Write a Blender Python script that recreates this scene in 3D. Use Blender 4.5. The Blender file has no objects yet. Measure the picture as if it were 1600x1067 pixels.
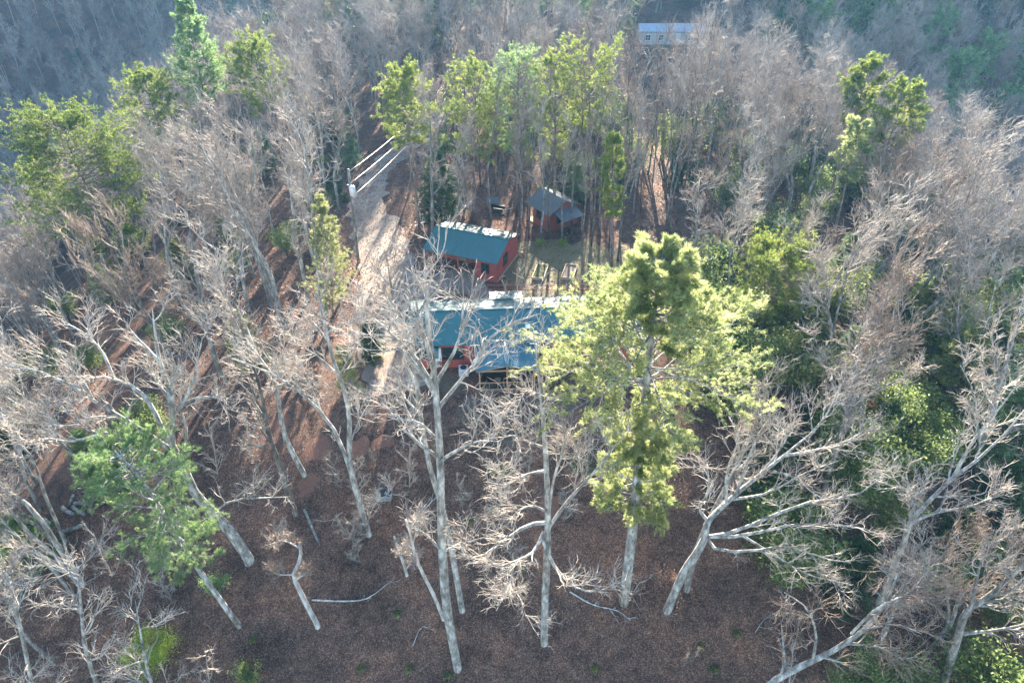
import bpy, math, random
import numpy as np
from mathutils import Vector, Matrix

# ------------------------------------------------------------------ camera, sky, sun, exposure
SC = bpy.context.scene
COL = SC.collection
H = 38.0                      # drone height above the house plateau
PITCH = math.radians(38.0)
FPX = 1067.0                  # focal length in photo pixels (1600 wide)
cam_d = bpy.data.cameras.new('camera')
cam_d.sensor_width = 36.0
cam_d.lens = 36.0 * FPX / 1600.0
cam_d.clip_start = 0.1
cam_d.clip_end = 6000
cam = bpy.data.objects.new('camera', cam_d)
COL.objects.link(cam)
cam.location = (0, 0, H)
cam.rotation_euler = (math.radians(90) - PITCH, 0, 0)
SC.camera = cam

SUN_EL = math.radians(20.3)
SUN_AZ = math.radians(5.0)    # clockwise from straight ahead (+Y)
world = bpy.data.worlds.new('World')
SC.world = world
world.use_nodes = True
wn = world.node_tree
bg = wn.nodes['Background']
sky = wn.nodes.new('ShaderNodeTexSky')
sky.sky_type = 'NISHITA'
sky.sun_disc = False
sky.sun_elevation = SUN_EL
sky.sun_rotation = SUN_AZ
sky.ozone_density = 1.6
sky.dust_density = 0.4
wn.links.new(sky.outputs[0], bg.inputs[0])
bg.inputs[1].default_value = 0.085
sl = bpy.data.lights.new('sun', 'SUN')
sl.energy = 5.0
sl.angle = math.radians(0.6)
sl.color = (1.0, 0.89, 0.74)
sun = bpy.data.objects.new('sun', sl)
COL.objects.link(sun)
sd = Vector((math.sin(SUN_AZ) * math.cos(SUN_EL), math.cos(SUN_AZ) * math.cos(SUN_EL), math.sin(SUN_EL)))
sun.rotation_euler = sd.to_track_quat('Z', 'Y').to_euler()
SC.view_settings.view_transform = 'Standard'
SC.view_settings.look = 'None'
SC.view_settings.gamma = 1.0
SC.view_settings.exposure = 2.95
SC.render.engine = 'CYCLES'
SC.cycles.max_bounces = 6
SC.cycles.diffuse_bounces = 3
SC.cycles.transmission_bounces = 3
SC.cycles.volume_bounces = 0

rng = np.random.default_rng(11)
random.seed(5)

# ------------------------------------------------------------------ terrain
def sp(t, k):
    t = np.asarray(t, float) / k
    return k * (np.log1p(np.exp(-np.abs(t))) + np.maximum(t, 0))

def height(x, y):
    x = np.asarray(x, float); y = np.asarray(y, float)
    z = -0.385 * sp(37.5 - y, 2.0)
    z = z + 0.385 * sp(-20 - y, 8.0)
    l = 0.20 * sp(-16 - x, 4.0) + 0.45 * sp(-42 - x, 6.0)
    l = 62 - sp(62 - l, 6.0)
    lf = 1 / (1 + np.exp(-(-42 - x) / 8.0))
    z = z - l + lf * 0.62 * sp(y - 205, 14.0)
    r = 0.10 * sp(x - 20, 4.0) + 0.42 * sp(x - 40, 5.0)
    r = 38 - sp(38 - r, 5.0)
    rf = 1 / (1 + np.exp(-(x - 48) / 8.0))
    z = z - r + rf * 0.44 * sp(y - 112, 8.0)
    z = z - 3.5 * np.exp(-((y - 112) / 16.0) ** 2) * (1 / (1 + np.exp(-(x - 5) / 6.0)))
    z = z + 0.12 * sp(y - 175, 10.0)
    z = 130 - sp(130 - z, 15.0)
    far = 1 / (1 + np.exp(-(np.hypot(x, y - 60) - 75) / 12.0))
    z = z + far * (2.0 * np.sin(x * 0.043 + 1.1) * np.cos(y * 0.037) + 1.1 * np.sin(x * 0.11 + y * 0.07))
    near = 1 / (1 + np.exp(-(36 - y) / 2.0))
    z = z + near * 0.12 * (np.sin(x * 0.8 + 1.7 * np.sin(y * 0.45)) + np.sin(y * 0.9 + x * 0.33))
    return z

def hz(x, y):
    return float(height(x, y))

CP, SP_ = math.cos(PITCH), math.sin(PITCH)
def ray(px, py):
    u = (px - 800.0) / FPX; v = (533.5 - py) / FPX
    return np.array([u, CP + v * SP_, -SP_ + v * CP])
def ground(px, py):
    d = ray(px, py)
    t = 5.0
    while t < 900:
        p = d * t
        if H + p[2] < hz(p[0], p[1]): break
        t += 0.5
    a, b = t - 0.5, t
    for _ in range(20):
        m = (a + b) / 2; p = d * m
        if H + p[2] < hz(p[0], p[1]): b = m
        else: a = m
    p = d * b
    return np.array([p[0], p[1], hz(p[0], p[1])])
def on_y(px, py, Y):
    d = ray(px, py); t = Y / d[1]
    return np.array([d[0] * t, Y, H + d[2] * t])
def proj(x, y, z):
    X = x; dy = y; dz = z - H
    depth = dy * CP - dz * SP_
    up = dy * SP_ + dz * CP
    depth = np.where(np.asarray(depth) < 0.5, 0.5, depth)
    return 800 + X / depth * FPX, 533.5 - up / depth * FPX, depth

# ------------------------------------------------------------------ materials
def new_mat(name):
    m = bpy.data.materials.new(name); m.use_nodes = True
    nt = m.node_tree
    return m, nt, nt.nodes['Principled BSDF']
def noise(nt, scale, detail=4, rough=0.6, coord='Object', stretch=None):
    tc = nt.nodes.new('ShaderNodeTexCoord')
    n = nt.nodes.new('ShaderNodeTexNoise')
    n.inputs['Scale'].default_value = scale
    n.inputs['Detail'].default_value = detail
    n.inputs['Roughness'].default_value = rough
    if stretch:
        mp = nt.nodes.new('ShaderNodeMapping'); mp.inputs['Scale'].default_value = stretch
        nt.links.new(tc.outputs[coord], mp.inputs[0]); nt.links.new(mp.outputs[0], n.inputs[0])
    else:
        nt.links.new(tc.outputs[coord], n.inputs[0])
    return n
def ramp(nt, src, stops):
    r = nt.nodes.new('ShaderNodeValToRGB')
    e = r.color_ramp.elements
    while len(e) < len(stops): e.new(0.5)
    for i, (p, c) in enumerate(stops):
        e[i].position = p; e[i].color = (c[0], c[1], c[2], 1)
    nt.links.new(src, r.inputs[0])
    return r
def mixc(nt, fac, a, b, mode='MIX'):
    m = nt.nodes.new('ShaderNodeMix'); m.data_type = 'RGBA'; m.blend_type = mode
    for s, v in ((0, fac), (6, a), (7, b)):
        if isinstance(v, (int, float)): m.inputs[s].default_value = v
        elif isinstance(v, tuple): m.inputs[s].default_value = (*v, 1)
        else: nt.links.new(v, m.inputs[s])
    return m.outputs[2]
def bump(nt, bsdf, src, strength, dist=0.02):
    b = nt.nodes.new('ShaderNodeBump'); b.inputs['Strength'].default_value = strength
    b.inputs['Distance'].default_value = dist
    nt.links.new(src, b.inputs['Height']); nt.links.new(b.outputs[0], bsdf.inputs['Normal'])

def bark_mat(name, a, b, c, scale=3.0):
    m, nt, p = new_mat(name)
    n = noise(nt, scale, 5, 0.65, stretch=(1, 1, 0.35))
    r = ramp(nt, n.outputs[0], [(0.36, a), (0.52, b), (0.64, c)])
    nt.links.new(r.outputs[0], p.inputs['Base Color'])
    p.inputs['Roughness'].default_value = 0.9
    n2 = noise(nt, 22, 4, 0.6, stretch=(1, 1, 0.3))
    bump(nt, p, n2.outputs[0], 0.7, 0.04)
    return m
def twig_mat(name, a, b):
    m, nt, p = new_mat(name)
    n = noise(nt, 0.7, 3, 0.6)
    r = ramp(nt, n.outputs[0], [(0.35, a), (0.65, b)])
    nt.links.new(r.outputs[0], p.inputs['Base Color'])
    p.inputs['Roughness'].default_value = 0.75
    return m
def leaf_mat(name, dark, mid, light, trans=0.45, scale=0.9):
    m, nt, p = new_mat(name)
    n = noise(nt, scale, 4, 0.65)
    gi = nt.nodes.new('ShaderNodeNewGeometry')
    add = nt.nodes.new('ShaderNodeMath'); add.operation = 'MULTIPLY_ADD'
    nt.links.new(gi.outputs['Random Per Island'], add.inputs[0]); add.inputs[1].default_value = 0.35
    nt.links.new(n.outputs[0], add.inputs[2])
    r = ramp(nt, add.outputs[0], [(0.45, dark), (0.68, mid), (0.95, light)])
    nt.links.new(r.outputs[0], p.inputs['Base Color'])
    p.inputs['Roughness'].default_value = 0.55
    p.inputs['Specular IOR Level'].default_value = 0.35
    t = nt.nodes.new('ShaderNodeBsdfTranslucent')
    g = nt.nodes.new('ShaderNodeGamma'); g.inputs[1].default_value = 0.9
    nt.links.new(r.outputs[0], g.inputs[0]); nt.links.new(g.outputs[0], t.inputs[0])
    mx = nt.nodes.new('ShaderNodeMixShader'); mx.inputs[0].default_value = trans
    out = nt.nodes['Material Output']
    nt.links.new(p.outputs[0], mx.inputs[1]); nt.links.new(t.outputs[0], mx.inputs[2])
    nt.links.new(mx.outputs[0], out.inputs[0])
    return m
def plain(name, col, rough=0.7, metal=0.0, var=0.12, scale=2.5, bmp=0.0):
    m, nt, p = new_mat(name)
    n = noise(nt, scale, 5, 0.6)
    lo = tuple(c * (1 - var) for c in col); hi = tuple(min(1, c * (1 + var)) for c in col)
    r = ramp(nt, n.outputs[0], [(0.3, lo), (0.7, hi)])
    nt.links.new(r.outputs[0], p.inputs['Base Color'])
    p.inputs['Roughness'].default_value = rough; p.inputs['Metallic'].default_value = metal
    if bmp: bump(nt, p, noise(nt, 30, 3).outputs[0], bmp)
    return m

M = {}
M['bark'] = bark_mat('bark_grey', (0.09, 0.08, 0.068), (0.20, 0.19, 0.17), (0.38, 0.37, 0.34), 4)
M['bark_pale'] = bark_mat('bark_pale', (0.10, 0.095, 0.08), (0.29, 0.28, 0.255), (0.52, 0.52, 0.48), 3.4)
M['bark_dark'] = bark_mat('bark_dark', (0.05, 0.042, 0.036), (0.12, 0.105, 0.09), (0.24, 0.22, 0.19))
M['bark_pine'] = bark_mat('bark_pine', (0.09, 0.06, 0.045), (0.20, 0.15, 0.12), (0.34, 0.29, 0.25), 5)
M['twig'] = twig_mat('twig_grey', (0.20, 0.165, 0.135), (0.43, 0.36, 0.30))
M['twig_pale'] = twig_mat('twig_pale', (0.24, 0.20, 0.165), (0.50, 0.435, 0.365))
M['twig_brown'] = twig_mat('twig_brown', (0.14, 0.10, 0.075), (0.33, 0.25, 0.19))
M['dead'] = bark_mat('dead_wood', (0.24, 0.22, 0.20), (0.42, 0.40, 0.37), (0.60, 0.58, 0.54))
M['pine'] = leaf_mat('white_pine_needles', (0.12, 0.18, 0.06), (0.36, 0.41, 0.15), (0.72, 0.70, 0.34), 0.54)
M['pine_deep'] = leaf_mat('deep_pine_needles', (0.055, 0.10, 0.02), (0.145, 0.20, 0.035), (0.30, 0.34, 0.065), 0.45)
M['pine_mid'] = leaf_mat('pine_needles', (0.07, 0.115, 0.02), (0.19, 0.25, 0.045), (0.40, 0.42, 0.085), 0.48)
M['pine_green'] = leaf_mat('soft_pine_needles', (0.08, 0.15, 0.06), (0.20, 0.32, 0.12), (0.42, 0.50, 0.19), 0.5)
M['hemlock'] = leaf_mat('dark_needles', (0.025, 0.055, 0.02), (0.055, 0.105, 0.035), (0.12, 0.18, 0.055), 0.3)
M['shrub'] = leaf_mat('shrub_leaves', (0.06, 0.10, 0.03), (0.15, 0.21, 0.06), (0.32, 0.37, 0.11), 0.45, 1.4)
M['shrub_yellow'] = leaf_mat('bright_shrub_leaves', (0.12, 0.20, 0.03), (0.26, 0.36, 0.05), (0.48, 0.52, 0.07), 0.45, 1.4)
M['airy'] = leaf_mat('pale_young_needles', (0.17, 0.20, 0.07), (0.32, 0.34, 0.13), (0.50, 0.50, 0.20), 0.45)
M['olive'] = leaf_mat('olive_shrub_leaves', (0.09, 0.12, 0.035), (0.20, 0.24, 0.07), (0.38, 0.38, 0.13), 0.45, 1.4)
M['red_leaf'] = leaf_mat('russet_leaves', (0.20, 0.07, 0.03), (0.34, 0.13, 0.06), (0.48, 0.22, 0.10), 0.4)

# ground: leaf litter over red clay, moss and paler dry patches
def ground_mat():
    m, nt, p = new_mat('leaf_litter')
    tc = nt.nodes.new('ShaderNodeTexCoord')
    v = nt.nodes.new('ShaderNodeTexVoronoi'); v.inputs['Scale'].default_value = 18
    v.inputs['Randomness'].default_value = 1.0
    nt.links.new(tc.outputs['Object'], v.inputs[0])
    sep = nt.nodes.new('ShaderNodeSeparateColor'); nt.links.new(v.outputs['Color'], sep.inputs[0])
    leaf = ramp(nt, sep.outputs[0], [(0.0, (0.06, 0.035, 0.026)), (0.35, (0.105, 0.061, 0.045)), (0.62, (0.14, 0.083, 0.060)), (0.85, (0.18, 0.115, 0.083)), (1.0, (0.27, 0.185, 0.135))])
    n = noise(nt, 0.22, 5, 0.65)
    f = ramp(nt, n.outputs[0], [(0.30, (0.50, 0.52, 0.55)), (0.5, (1.0, 1.0, 1.0)), (0.68, (1.6, 1.4, 1.25))])
    base = mixc(nt, 1.0, leaf.outputs[0], f.outputs[0], 'MULTIPLY')
    n5 = noise(nt, 1.3, 6, 0.75)
    f5 = ramp(nt, n5.outputs[0], [(0.34, (0.62, 0.62, 0.66)), (0.5, (1.0, 1.0, 1.0)), (0.66, (1.45, 1.36, 1.25))])
    base = mixc(nt, 1.0, base, f5.outputs[0], 'MULTIPLY')
    # attribute masks: bare clay, moss
    at = nt.nodes.new('ShaderNodeAttribute'); at.attribute_name = 'clay'
    nz = noise(nt, 1.1, 5, 0.7)
    ad = nt.nodes.new('ShaderNodeMath'); ad.operation = 'MULTIPLY_ADD'
    nt.links.new(at.outputs['Fac'], ad.inputs[0]); ad.inputs[1].default_value = 1.3; nt.links.new(nz.outputs[0], ad.inputs[2])
    cm = ramp(nt, ad.outputs[0], [(0.95, (0, 0, 0)), (1.35, (.85, .85, .85))])
    nc = noise(nt, 9, 5, 0.7)
    clay = ramp(nt, nc.outputs[0], [(0.3, (0.17, 0.085, 0.058)), (0.7, (0.28, 0.15, 0.105))])
    base = mixc(nt, cm.outputs[0], base, clay.outputs[0])
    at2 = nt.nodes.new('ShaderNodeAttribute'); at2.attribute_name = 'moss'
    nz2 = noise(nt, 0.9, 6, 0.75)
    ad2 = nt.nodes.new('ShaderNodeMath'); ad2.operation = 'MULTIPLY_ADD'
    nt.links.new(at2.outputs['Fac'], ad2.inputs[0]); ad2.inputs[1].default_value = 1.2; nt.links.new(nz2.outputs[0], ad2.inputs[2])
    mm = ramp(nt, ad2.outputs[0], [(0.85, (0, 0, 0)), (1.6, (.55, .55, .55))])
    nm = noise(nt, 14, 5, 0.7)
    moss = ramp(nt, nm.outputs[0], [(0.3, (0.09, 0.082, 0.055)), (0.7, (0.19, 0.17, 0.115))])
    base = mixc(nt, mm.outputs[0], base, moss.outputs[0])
    nt.links.new(base, p.inputs['Base Color'])
    p.inputs['Roughness'].default_value = 0.95
    p.inputs['Specular IOR Level'].default_value = 0.1
    bump(nt, p, sep.outputs[1], 0.9, 0.05)
    return m
M['ground'] = ground_mat()
def gravel_mat():
    m, nt, p = new_mat('gravel')
    n = noise(nt, 0.45, 6, 0.7)
    a = ramp(nt, n.outputs[0], [(0.3, (0.20, 0.135, 0.09)), (0.5, (0.29, 0.225, 0.17)), (0.7, (0.36, 0.305, 0.245))])
    n2 = noise(nt, 14, 5, 0.8)
    b = ramp(nt, n2.outputs[0], [(0.3, (0.6, 0.6, 0.6)), (0.7, (1.25, 1.25, 1.25))])
    nt.links.new(mixc(nt, 1.0, a.outputs[0], b.outputs[0], 'MULTIPLY'), p.inputs['Base Color'])
    p.inputs['Roughness'].default_value = 0.95
    bump(nt, p, n2.outputs[0], 0.6, 0.03)
    return m
M['gravel'] = gravel_mat()
def lawn_mat():
    m, nt, p = new_mat('mossy_lawn')
    n = noise(nt, 1.0, 6, 0.75)
    a = ramp(nt, n.outputs[0], [(0.3, (0.14, 0.095, 0.055)), (0.5, (0.20, 0.17, 0.075)), (0.7, (0.25, 0.17, 0.11))])
    n2 = noise(nt, 18, 5, 0.8)
    b = ramp(nt, n2.outputs[0], [(0.3, (0.45, 0.45, 0.45)), (0.7, (1.4, 1.4, 1.4))])
    nt.links.new(mixc(nt, 1.0, a.outputs[0], b.outputs[0], 'MULTIPLY'), p.inputs['Base Color'])
    p.inputs['Roughness'].default_value = 0.95
    bump(nt, p, n2.outputs[0], 0.8, 0.05)
    return m
M['lawn'] = lawn_mat()

def roof_mat(name, col, rough=0.42):
    m, nt, p = new_mat(name)
    n = noise(nt, 0.8, 5, 0.65)
    r = ramp(nt, n.outputs[0], [(0.3, tuple(c * 0.86 for c in col)), (0.7, tuple(min(1, c * 1.12) for c in col))])
    nt.links.new(r.outputs[0], p.inputs['Base Color'])
    p.inputs['Roughness'].default_value = rough
    p.inputs['Metallic'].default_value = 0.0
    p.inputs['Specular IOR Level'].default_value = 1.0
    p.inputs['Coat Weight'].default_value = 0.0
    return m
M['roof_teal'] = roof_mat('teal_metal_roof', (0.002, 0.10, 0.10))
M['roof_blue'] = roof_mat('blue_metal_roof', (0.07, 0.17, 0.21))
M['roof_blue'].node_tree.nodes['Principled BSDF'].inputs['Specular IOR Level'].default_value = .15
M['roof_blue'].node_tree.nodes['Principled BSDF'].inputs['Roughness'].default_value = .7
M['roof_grey'] = roof_mat('weathered_metal_roof', (0.085, 0.11, 0.125), 0.55)
M['roof_home'] = plain('pale_blue_roof', (0.33, 0.39, 0.46), 0.8)
def siding(name, col, rib=5.0, axis='Z'):
    m, nt, p = new_mat(name)
    n = noise(nt, 1.5, 5, 0.65)
    r = ramp(nt, n.outputs[0], [(0.3, tuple(c * 0.8 for c in col)), (0.7, tuple(c * 1.15 for c in col))])
    nt.links.new(r.outputs[0], p.inputs['Base Color'])
    p.inputs['Roughness'].default_value = 0.75
    tc = nt.nodes.new('ShaderNodeTexCoord'); w = nt.nodes.new('ShaderNodeTexWave')
    w.bands_direction = axis; w.inputs['Scale'].default_value = rib
    w.wave_profile = 'SAW'
    nt.links.new(tc.outputs['Object'], w.inputs[0]); bump(nt, p, w.outputs[0], 0.6, 0.03)
    return m
M['red'] = siding('red_siding', (0.40, 0.095, 0.075), 1.6)
M['brick'] = siding('rust_siding', (0.27, 0.095, 0.06), 1.6)
M['cream'] = siding('cream_siding', (0.52, 0.54, 0.52), 1.6, 'X')
M['wood'] = plain('raw_timber', (0.36, 0.22, 0.12), 0.8, bmp=0.3)
M['wood_dark'] = plain('dark_timber', (0.07, 0.055, 0.045), 0.8)
M['wood_red'] = plain('red_timber', (0.34, 0.12, 0.08), 0.8)
M['wood_pale'] = plain('pale_timber', (0.50, 0.38, 0.24), 0.8)
M['white'] = plain('white_paint', (0.78, 0.78, 0.76), 0.5)
M['black'] = plain('black_frame', (0.025, 0.028, 0.03), 0.5)
M['screen'] = plain('insect_screen', (0.018, 0.022, 0.026), 0.6)
M['floor_dark'] = plain('porch_boards', (0.10, 0.09, 0.085), 0.7)
M['stone'] = plain('concrete_block', (0.20, 0.205, 0.20), 0.9, var=.3, scale=6, bmp=0.4)
M['ash'] = plain('charcoal_ash', (0.03, 0.03, 0.03), 0.95, var=0.5)
M['metal'] = plain('galvanised_metal', (0.55, 0.57, 0.58), 0.4, 0.6)
M['metal_paint'] = plain('grey_enamel', (0.62, 0.64, 0.66), 0.4)
M['wire'] = plain('weathered_aluminium', (0.75, 0.68, 0.62), 0.5, 0.3)
M['soil'] = plain('garden_soil', (0.20, 0.15, 0.11), 0.95, var=0.5, scale=9, bmp=0.8)
M['green_plastic'] = plain('green_tarpaulin', (0.03, 0.35, 0.25), 0.5)
M['glint_blue'] = plain('glint_blue', (0.10, 0.35, 0.48), 0.4)  # colour of the bluish glint behind the pine, on an added form
def glass_mat():
    m, nt, p = new_mat('window_glass')
    p.inputs['Base Color'].default_value = (0.02, 0.03, 0.035, 1)
    p.inputs['Roughness'].default_value = 0.08
    p.inputs['Specular IOR Level'].default_value = 0.8
    return m
M['glass'] = glass_mat()

# ------------------------------------------------------------------ object helpers
def mesh_from(name, V, faces_idx, loop_total, mat, smooth=False):
    me = bpy.data.meshes.new(name)
    V = np.ascontiguousarray(V, dtype=np.float32)
    L = np.ascontiguousarray(faces_idx, dtype=np.int32)
    T = np.ascontiguousarray(loop_total, dtype=np.int32)
    me.vertices.add(len(V)); me.vertices.foreach_set('co', V.ravel())
    me.loops.add(len(L)); me.loops.foreach_set('vertex_index', L)
    me.polygons.add(len(T))
    S = np.zeros(len(T), dtype=np.int32); S[1:] = np.cumsum(T)[:-1]
    me.polygons.foreach_set('loop_start', S)
    me.polygons.foreach_set('use_smooth', np.full(len(T), bool(smooth)))
    me.update(calc_edges=True)
    if mat: me.materials.append(mat)
    return me
def obj(name, data, parent=None, loc=None):
    o = bpy.data.objects.new(name, data); COL.objects.link(o)
    if parent: o.parent = parent
    if loc is not None: o.location = [float(c) for c in loc]
    return o
def thing(name, label, cat, loc=(0, 0, 0), rz=0.0, group=None, data=None):
    o = obj(name, data, None, loc); o.rotation_euler = (0, 0, rz)
    o['label'] = label; o['category'] = cat
    if group: o['group'] = group
    return o

class MB:
    def __init__(s): s.v = []; s.f = []
    def add(s, V, F):
        n = len(s.v); s.v += [tuple(map(float, p)) for p in V]; s.f += [tuple(i + n for i in f) for f in F]; return s
    def box(s, x0, x1, y0, y1, z0, z1):
        V = [(x0, y0, z0), (x1, y0, z0), (x1, y1, z0), (x0, y1, z0), (x0, y0, z1), (x1, y0, z1), (x1, y1, z1), (x0, y1, z1)]
        return s.add(V, [(0, 3, 2, 1), (4, 5, 6, 7), (0, 1, 5, 4), (1, 2, 6, 5), (2, 3, 7, 6), (3, 0, 4, 7)])
    def beam(s, a, b, w, h=None):
        a = Vector(a); b = Vector(b); h = h or w
        d = (b - a).normalized()
        up = Vector((0, 0, 1)) if abs(d.z) < 0.95 else Vector((0, 1, 0))
        x = d.cross(up).normalized(); y = x.cross(d).normalized()
        V = []
        for q in (a, b):
            for sx, sy in ((-1, -1), (1, -1), (1, 1), (-1, 1)): V.append(q + x * sx * w / 2 + y * sy * h / 2)
        return s.add(V, [(0, 1, 2, 3), (7, 6, 5, 4), (0, 4, 5, 1), (1, 5, 6, 2), (2, 6, 7, 3), (3, 7, 4, 0)])
    def tube(s, pts, rs, n=8):
        P = np.array([pts], float); R = np.array([rs if hasattr(rs, '__len__') else [rs] * len(pts)], float)
        V, I, T = tubes(P, R, n, True)
        k = 0; F = []
        for t in T: F.append(tuple(int(i) for i in I[k:k + t])); k += t
        return s.add(V, F)
    def slab(s, quad, th):
        q = [Vector(p) for p in quad]; n = (q[1] - q[0]).cross(q[3] - q[0]).normalized() * th
        V = q + [p - n for p in q]
        return s.add(V, [(0, 1, 2, 3), (7, 6, 5, 4), (0, 4, 5, 1), (1, 5, 6, 2), (2, 6, 7, 3), (3, 7, 4, 0)])
    def ribs(s, quad, step, w=0.04, h=0.035):
        # raised seams running from edge q0-q1 (eave) to q3-q2 (ridge)
        q = [Vector(p) for p in quad]; L = (q[1] - q[0]).length; n = (q[1] - q[0]).cross(q[3] - q[0]).normalized()
        k = max(1, int(L / step))
        for i in range(k + 1):
            t = min(max(i / k, 0.004), 0.996); a = q[0].lerp(q[1], t) + n * h * 0.4; b = q[3].lerp(q[2], t) + n * h * 0.4
            s.beam(a, b, w, h)
        return s
    def build(s, name, mat, parent=None, smooth=False, loc=None):
        I = []; T = []
        for f in s.f: I += f; T.append(len(f))
        return obj(name, mesh_from(name, np.array(s.v), I, T, mat, smooth), parent, loc)
    def data(s, name, mat, smooth=False):
        I = []; T = []
        for f in s.f: I += f; T.append(len(f))
        return mesh_from(name, np.array(s.v), I, T, mat, smooth)

def tubes(P, R, S, cap=False):
    """polylines P (M,K,3) radii R (M,K) -> verts, loop idx, loop totals"""
    M_, K, _ = P.shape
    T = np.empty_like(P)
    T[:, 1:-1] = P[:, 2:] - P[:, :-2] if K > 2 else T[:, 1:-1]
    T[:, 0] = P[:, 1] - P[:, 0]; T[:, -1] = P[:, -1] - P[:, -2]
    T /= np.linalg.norm(T, axis=2, keepdims=True) + 1e-9
    ref = np.zeros((M_, 1, 3)); mean = T.mean(axis=1)
    ref[np.abs(mean[:, 0]) < 0.7, 0] = (1, 0, 0); ref[np.abs(mean[:, 0]) >= 0.7, 0] = (0, 1, 0)
    U = np.cross(T, np.broadcast_to(ref, T.shape)); U /= np.linalg.norm(U, axis=2, keepdims=True) + 1e-9
    W = np.cross(T, U)
    a = np.arange(S) * 2 * math.pi / S
    V = P[:, :, None] + R[:, :, None, None] * (np.cos(a)[None, None, :, None] * U[:, :, None] + np.sin(a)[None, None, :, None] * W[:, :, None])
    V = V.reshape(-1, 3)
    base = (np.arange(M_) * K * S)[:, None, None] + (np.arange(K - 1) * S)[None, :, None] + np.arange(S)[None, None, :]
    nxt = (np.arange(M_) * K * S)[:, None, None] + (np.arange(K - 1) * S)[None, :, None] + ((np.arange(S) + 1) % S)[None, None, :]
    F = np.stack([base, nxt, nxt + S, base + S], axis=-1).reshape(-1, 4)
    I = F.ravel(); Tn = np.full(len(F), 4)
    if cap:
        c0 = (np.arange(M_) * K * S)[:, None] + np.arange(S)[None, ::-1]
        c1 = (np.arange(M_) * K * S + (K - 1) * S)[:, None] + np.arange(S)[None, :]
        C = np.concatenate([c0, c1])
        I = np.concatenate([I, C.ravel()]); Tn = np.concatenate([Tn, np.full(len(C), S)])
    return V, I, Tn
class Geo:
    def __init__(s): s.V = []; s.I = []; s.T = []; s.n = 0
    def put(s, V, I, T): s.V.append(V); s.I.append(np.asarray(I) + s.n); s.T.append(T); s.n += len(V)
    def tubes(s, P, R, S, cap=False):
        if len(P): s.put(*tubes(P, R, S, cap))
    def mesh(s, name, mat, smooth=True):
        return mesh_from(name, np.concatenate(s.V), np.concatenate(s.I), np.concatenate(s.T), mat, smooth)

# ------------------------------------------------------------------ growing branches
def resample(pts, rad, K):
    pts = np.asarray(pts, float); rad = np.asarray(rad, float)
    # Catmull-Rom through the given joints, for a curved limb
    P = np.vstack([2 * pts[0] - pts[1], pts, 2 * pts[-1] - pts[-2]])
    n = len(pts) - 1
    u = np.linspace(0, n, K); i = np.minimum(u.astype(int), n - 1); t = (u - i)[:, None]
    p0, p1, p2, p3 = P[i], P[i + 1], P[i + 2], P[i + 3]
    c = 0.5 * ((2 * p1) + (p2 - p0) * t + (2 * p0 - 5 * p1 + 4 * p2 - p3) * t ** 2 + (3 * p1 - p0 - 3 * p2 + p3) * t ** 3)
    r = np.interp(u, np.arange(n + 1), rad)
    return c, r

def spawn(P, R, n, t0, t1, length, ang, K, up=0.15, gnarl=0.25, rk=0.6, rmin=0.006, rtip=0.004, taper=0.5, g=None, flat=0.0, lenpar=0.0):
    """children along parents. P (N,K0,3), R (N,K0)."""
    g = g or rng
    N, K0, _ = P.shape
    M_ = N * n
    par = np.repeat(np.arange(N), n)
    base_t = (np.tile(np.arange(n), N) + g.random(M_)) / n
    t = t0 + (t1 - t0) * base_t
    f = t * (K0 - 1); i = np.minimum(f.astype(int), K0 - 2); w = (f - i)[:, None]
    A = P[par, i]; B = P[par, i + 1]
    start = A * (1 - w) + B * w
    tan = B - A; tan /= np.linalg.norm(tan, axis=1, keepdims=True) + 1e-9
    pr = R[par, i] * (1 - w[:, 0]) + R[par, i + 1] * w[:, 0]
    rv = g.normal(size=(M_, 3))
    if flat: rv[:, 2] *= (1 - flat)
    perp = rv - (rv * tan).sum(1, keepdims=True) * tan
    perp /= np.linalg.norm(perp, axis=1, keepdims=True) + 1e-9
    a = np.radians(ang[0] + (ang[1] - ang[0]) * g.random(M_))[:, None]
    d = np.cos(a) * tan + np.sin(a) * perp
    d[:, 2] += up * 0.5
    d /= np.linalg.norm(d, axis=1, keepdims=True)
    L = (length[0] + (length[1] - length[0]) * g.random(M_)) * (1 - taper * t)
    if lenpar:
        pl = np.linalg.norm(np.diff(P, axis=1), axis=2).sum(1)[par]
        L = lenpar * pl * (0.6 + 0.6 * g.random(M_)) * (1 - taper * t)
    C = np.empty((M_, K, 3)); C[:, 0] = start
    st = (L / (K - 1))[:, None]
    for k in range(1, K):
        d = d + g.normal(size=(M_, 3)) * gnarl; d[:, 2] += up
        d /= np.linalg.norm(d, axis=1, keepdims=True) + 1e-9
        C[:, k] = C[:, k - 1] + d * st
    r0 = np.maximum(np.minimum(pr * rk, pr * 0.9), rmin)
    RR = r0[:, None] * (1 - np.linspace(0, 1, K))[None] ** 0.8 + rtip
    return C, RR

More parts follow.
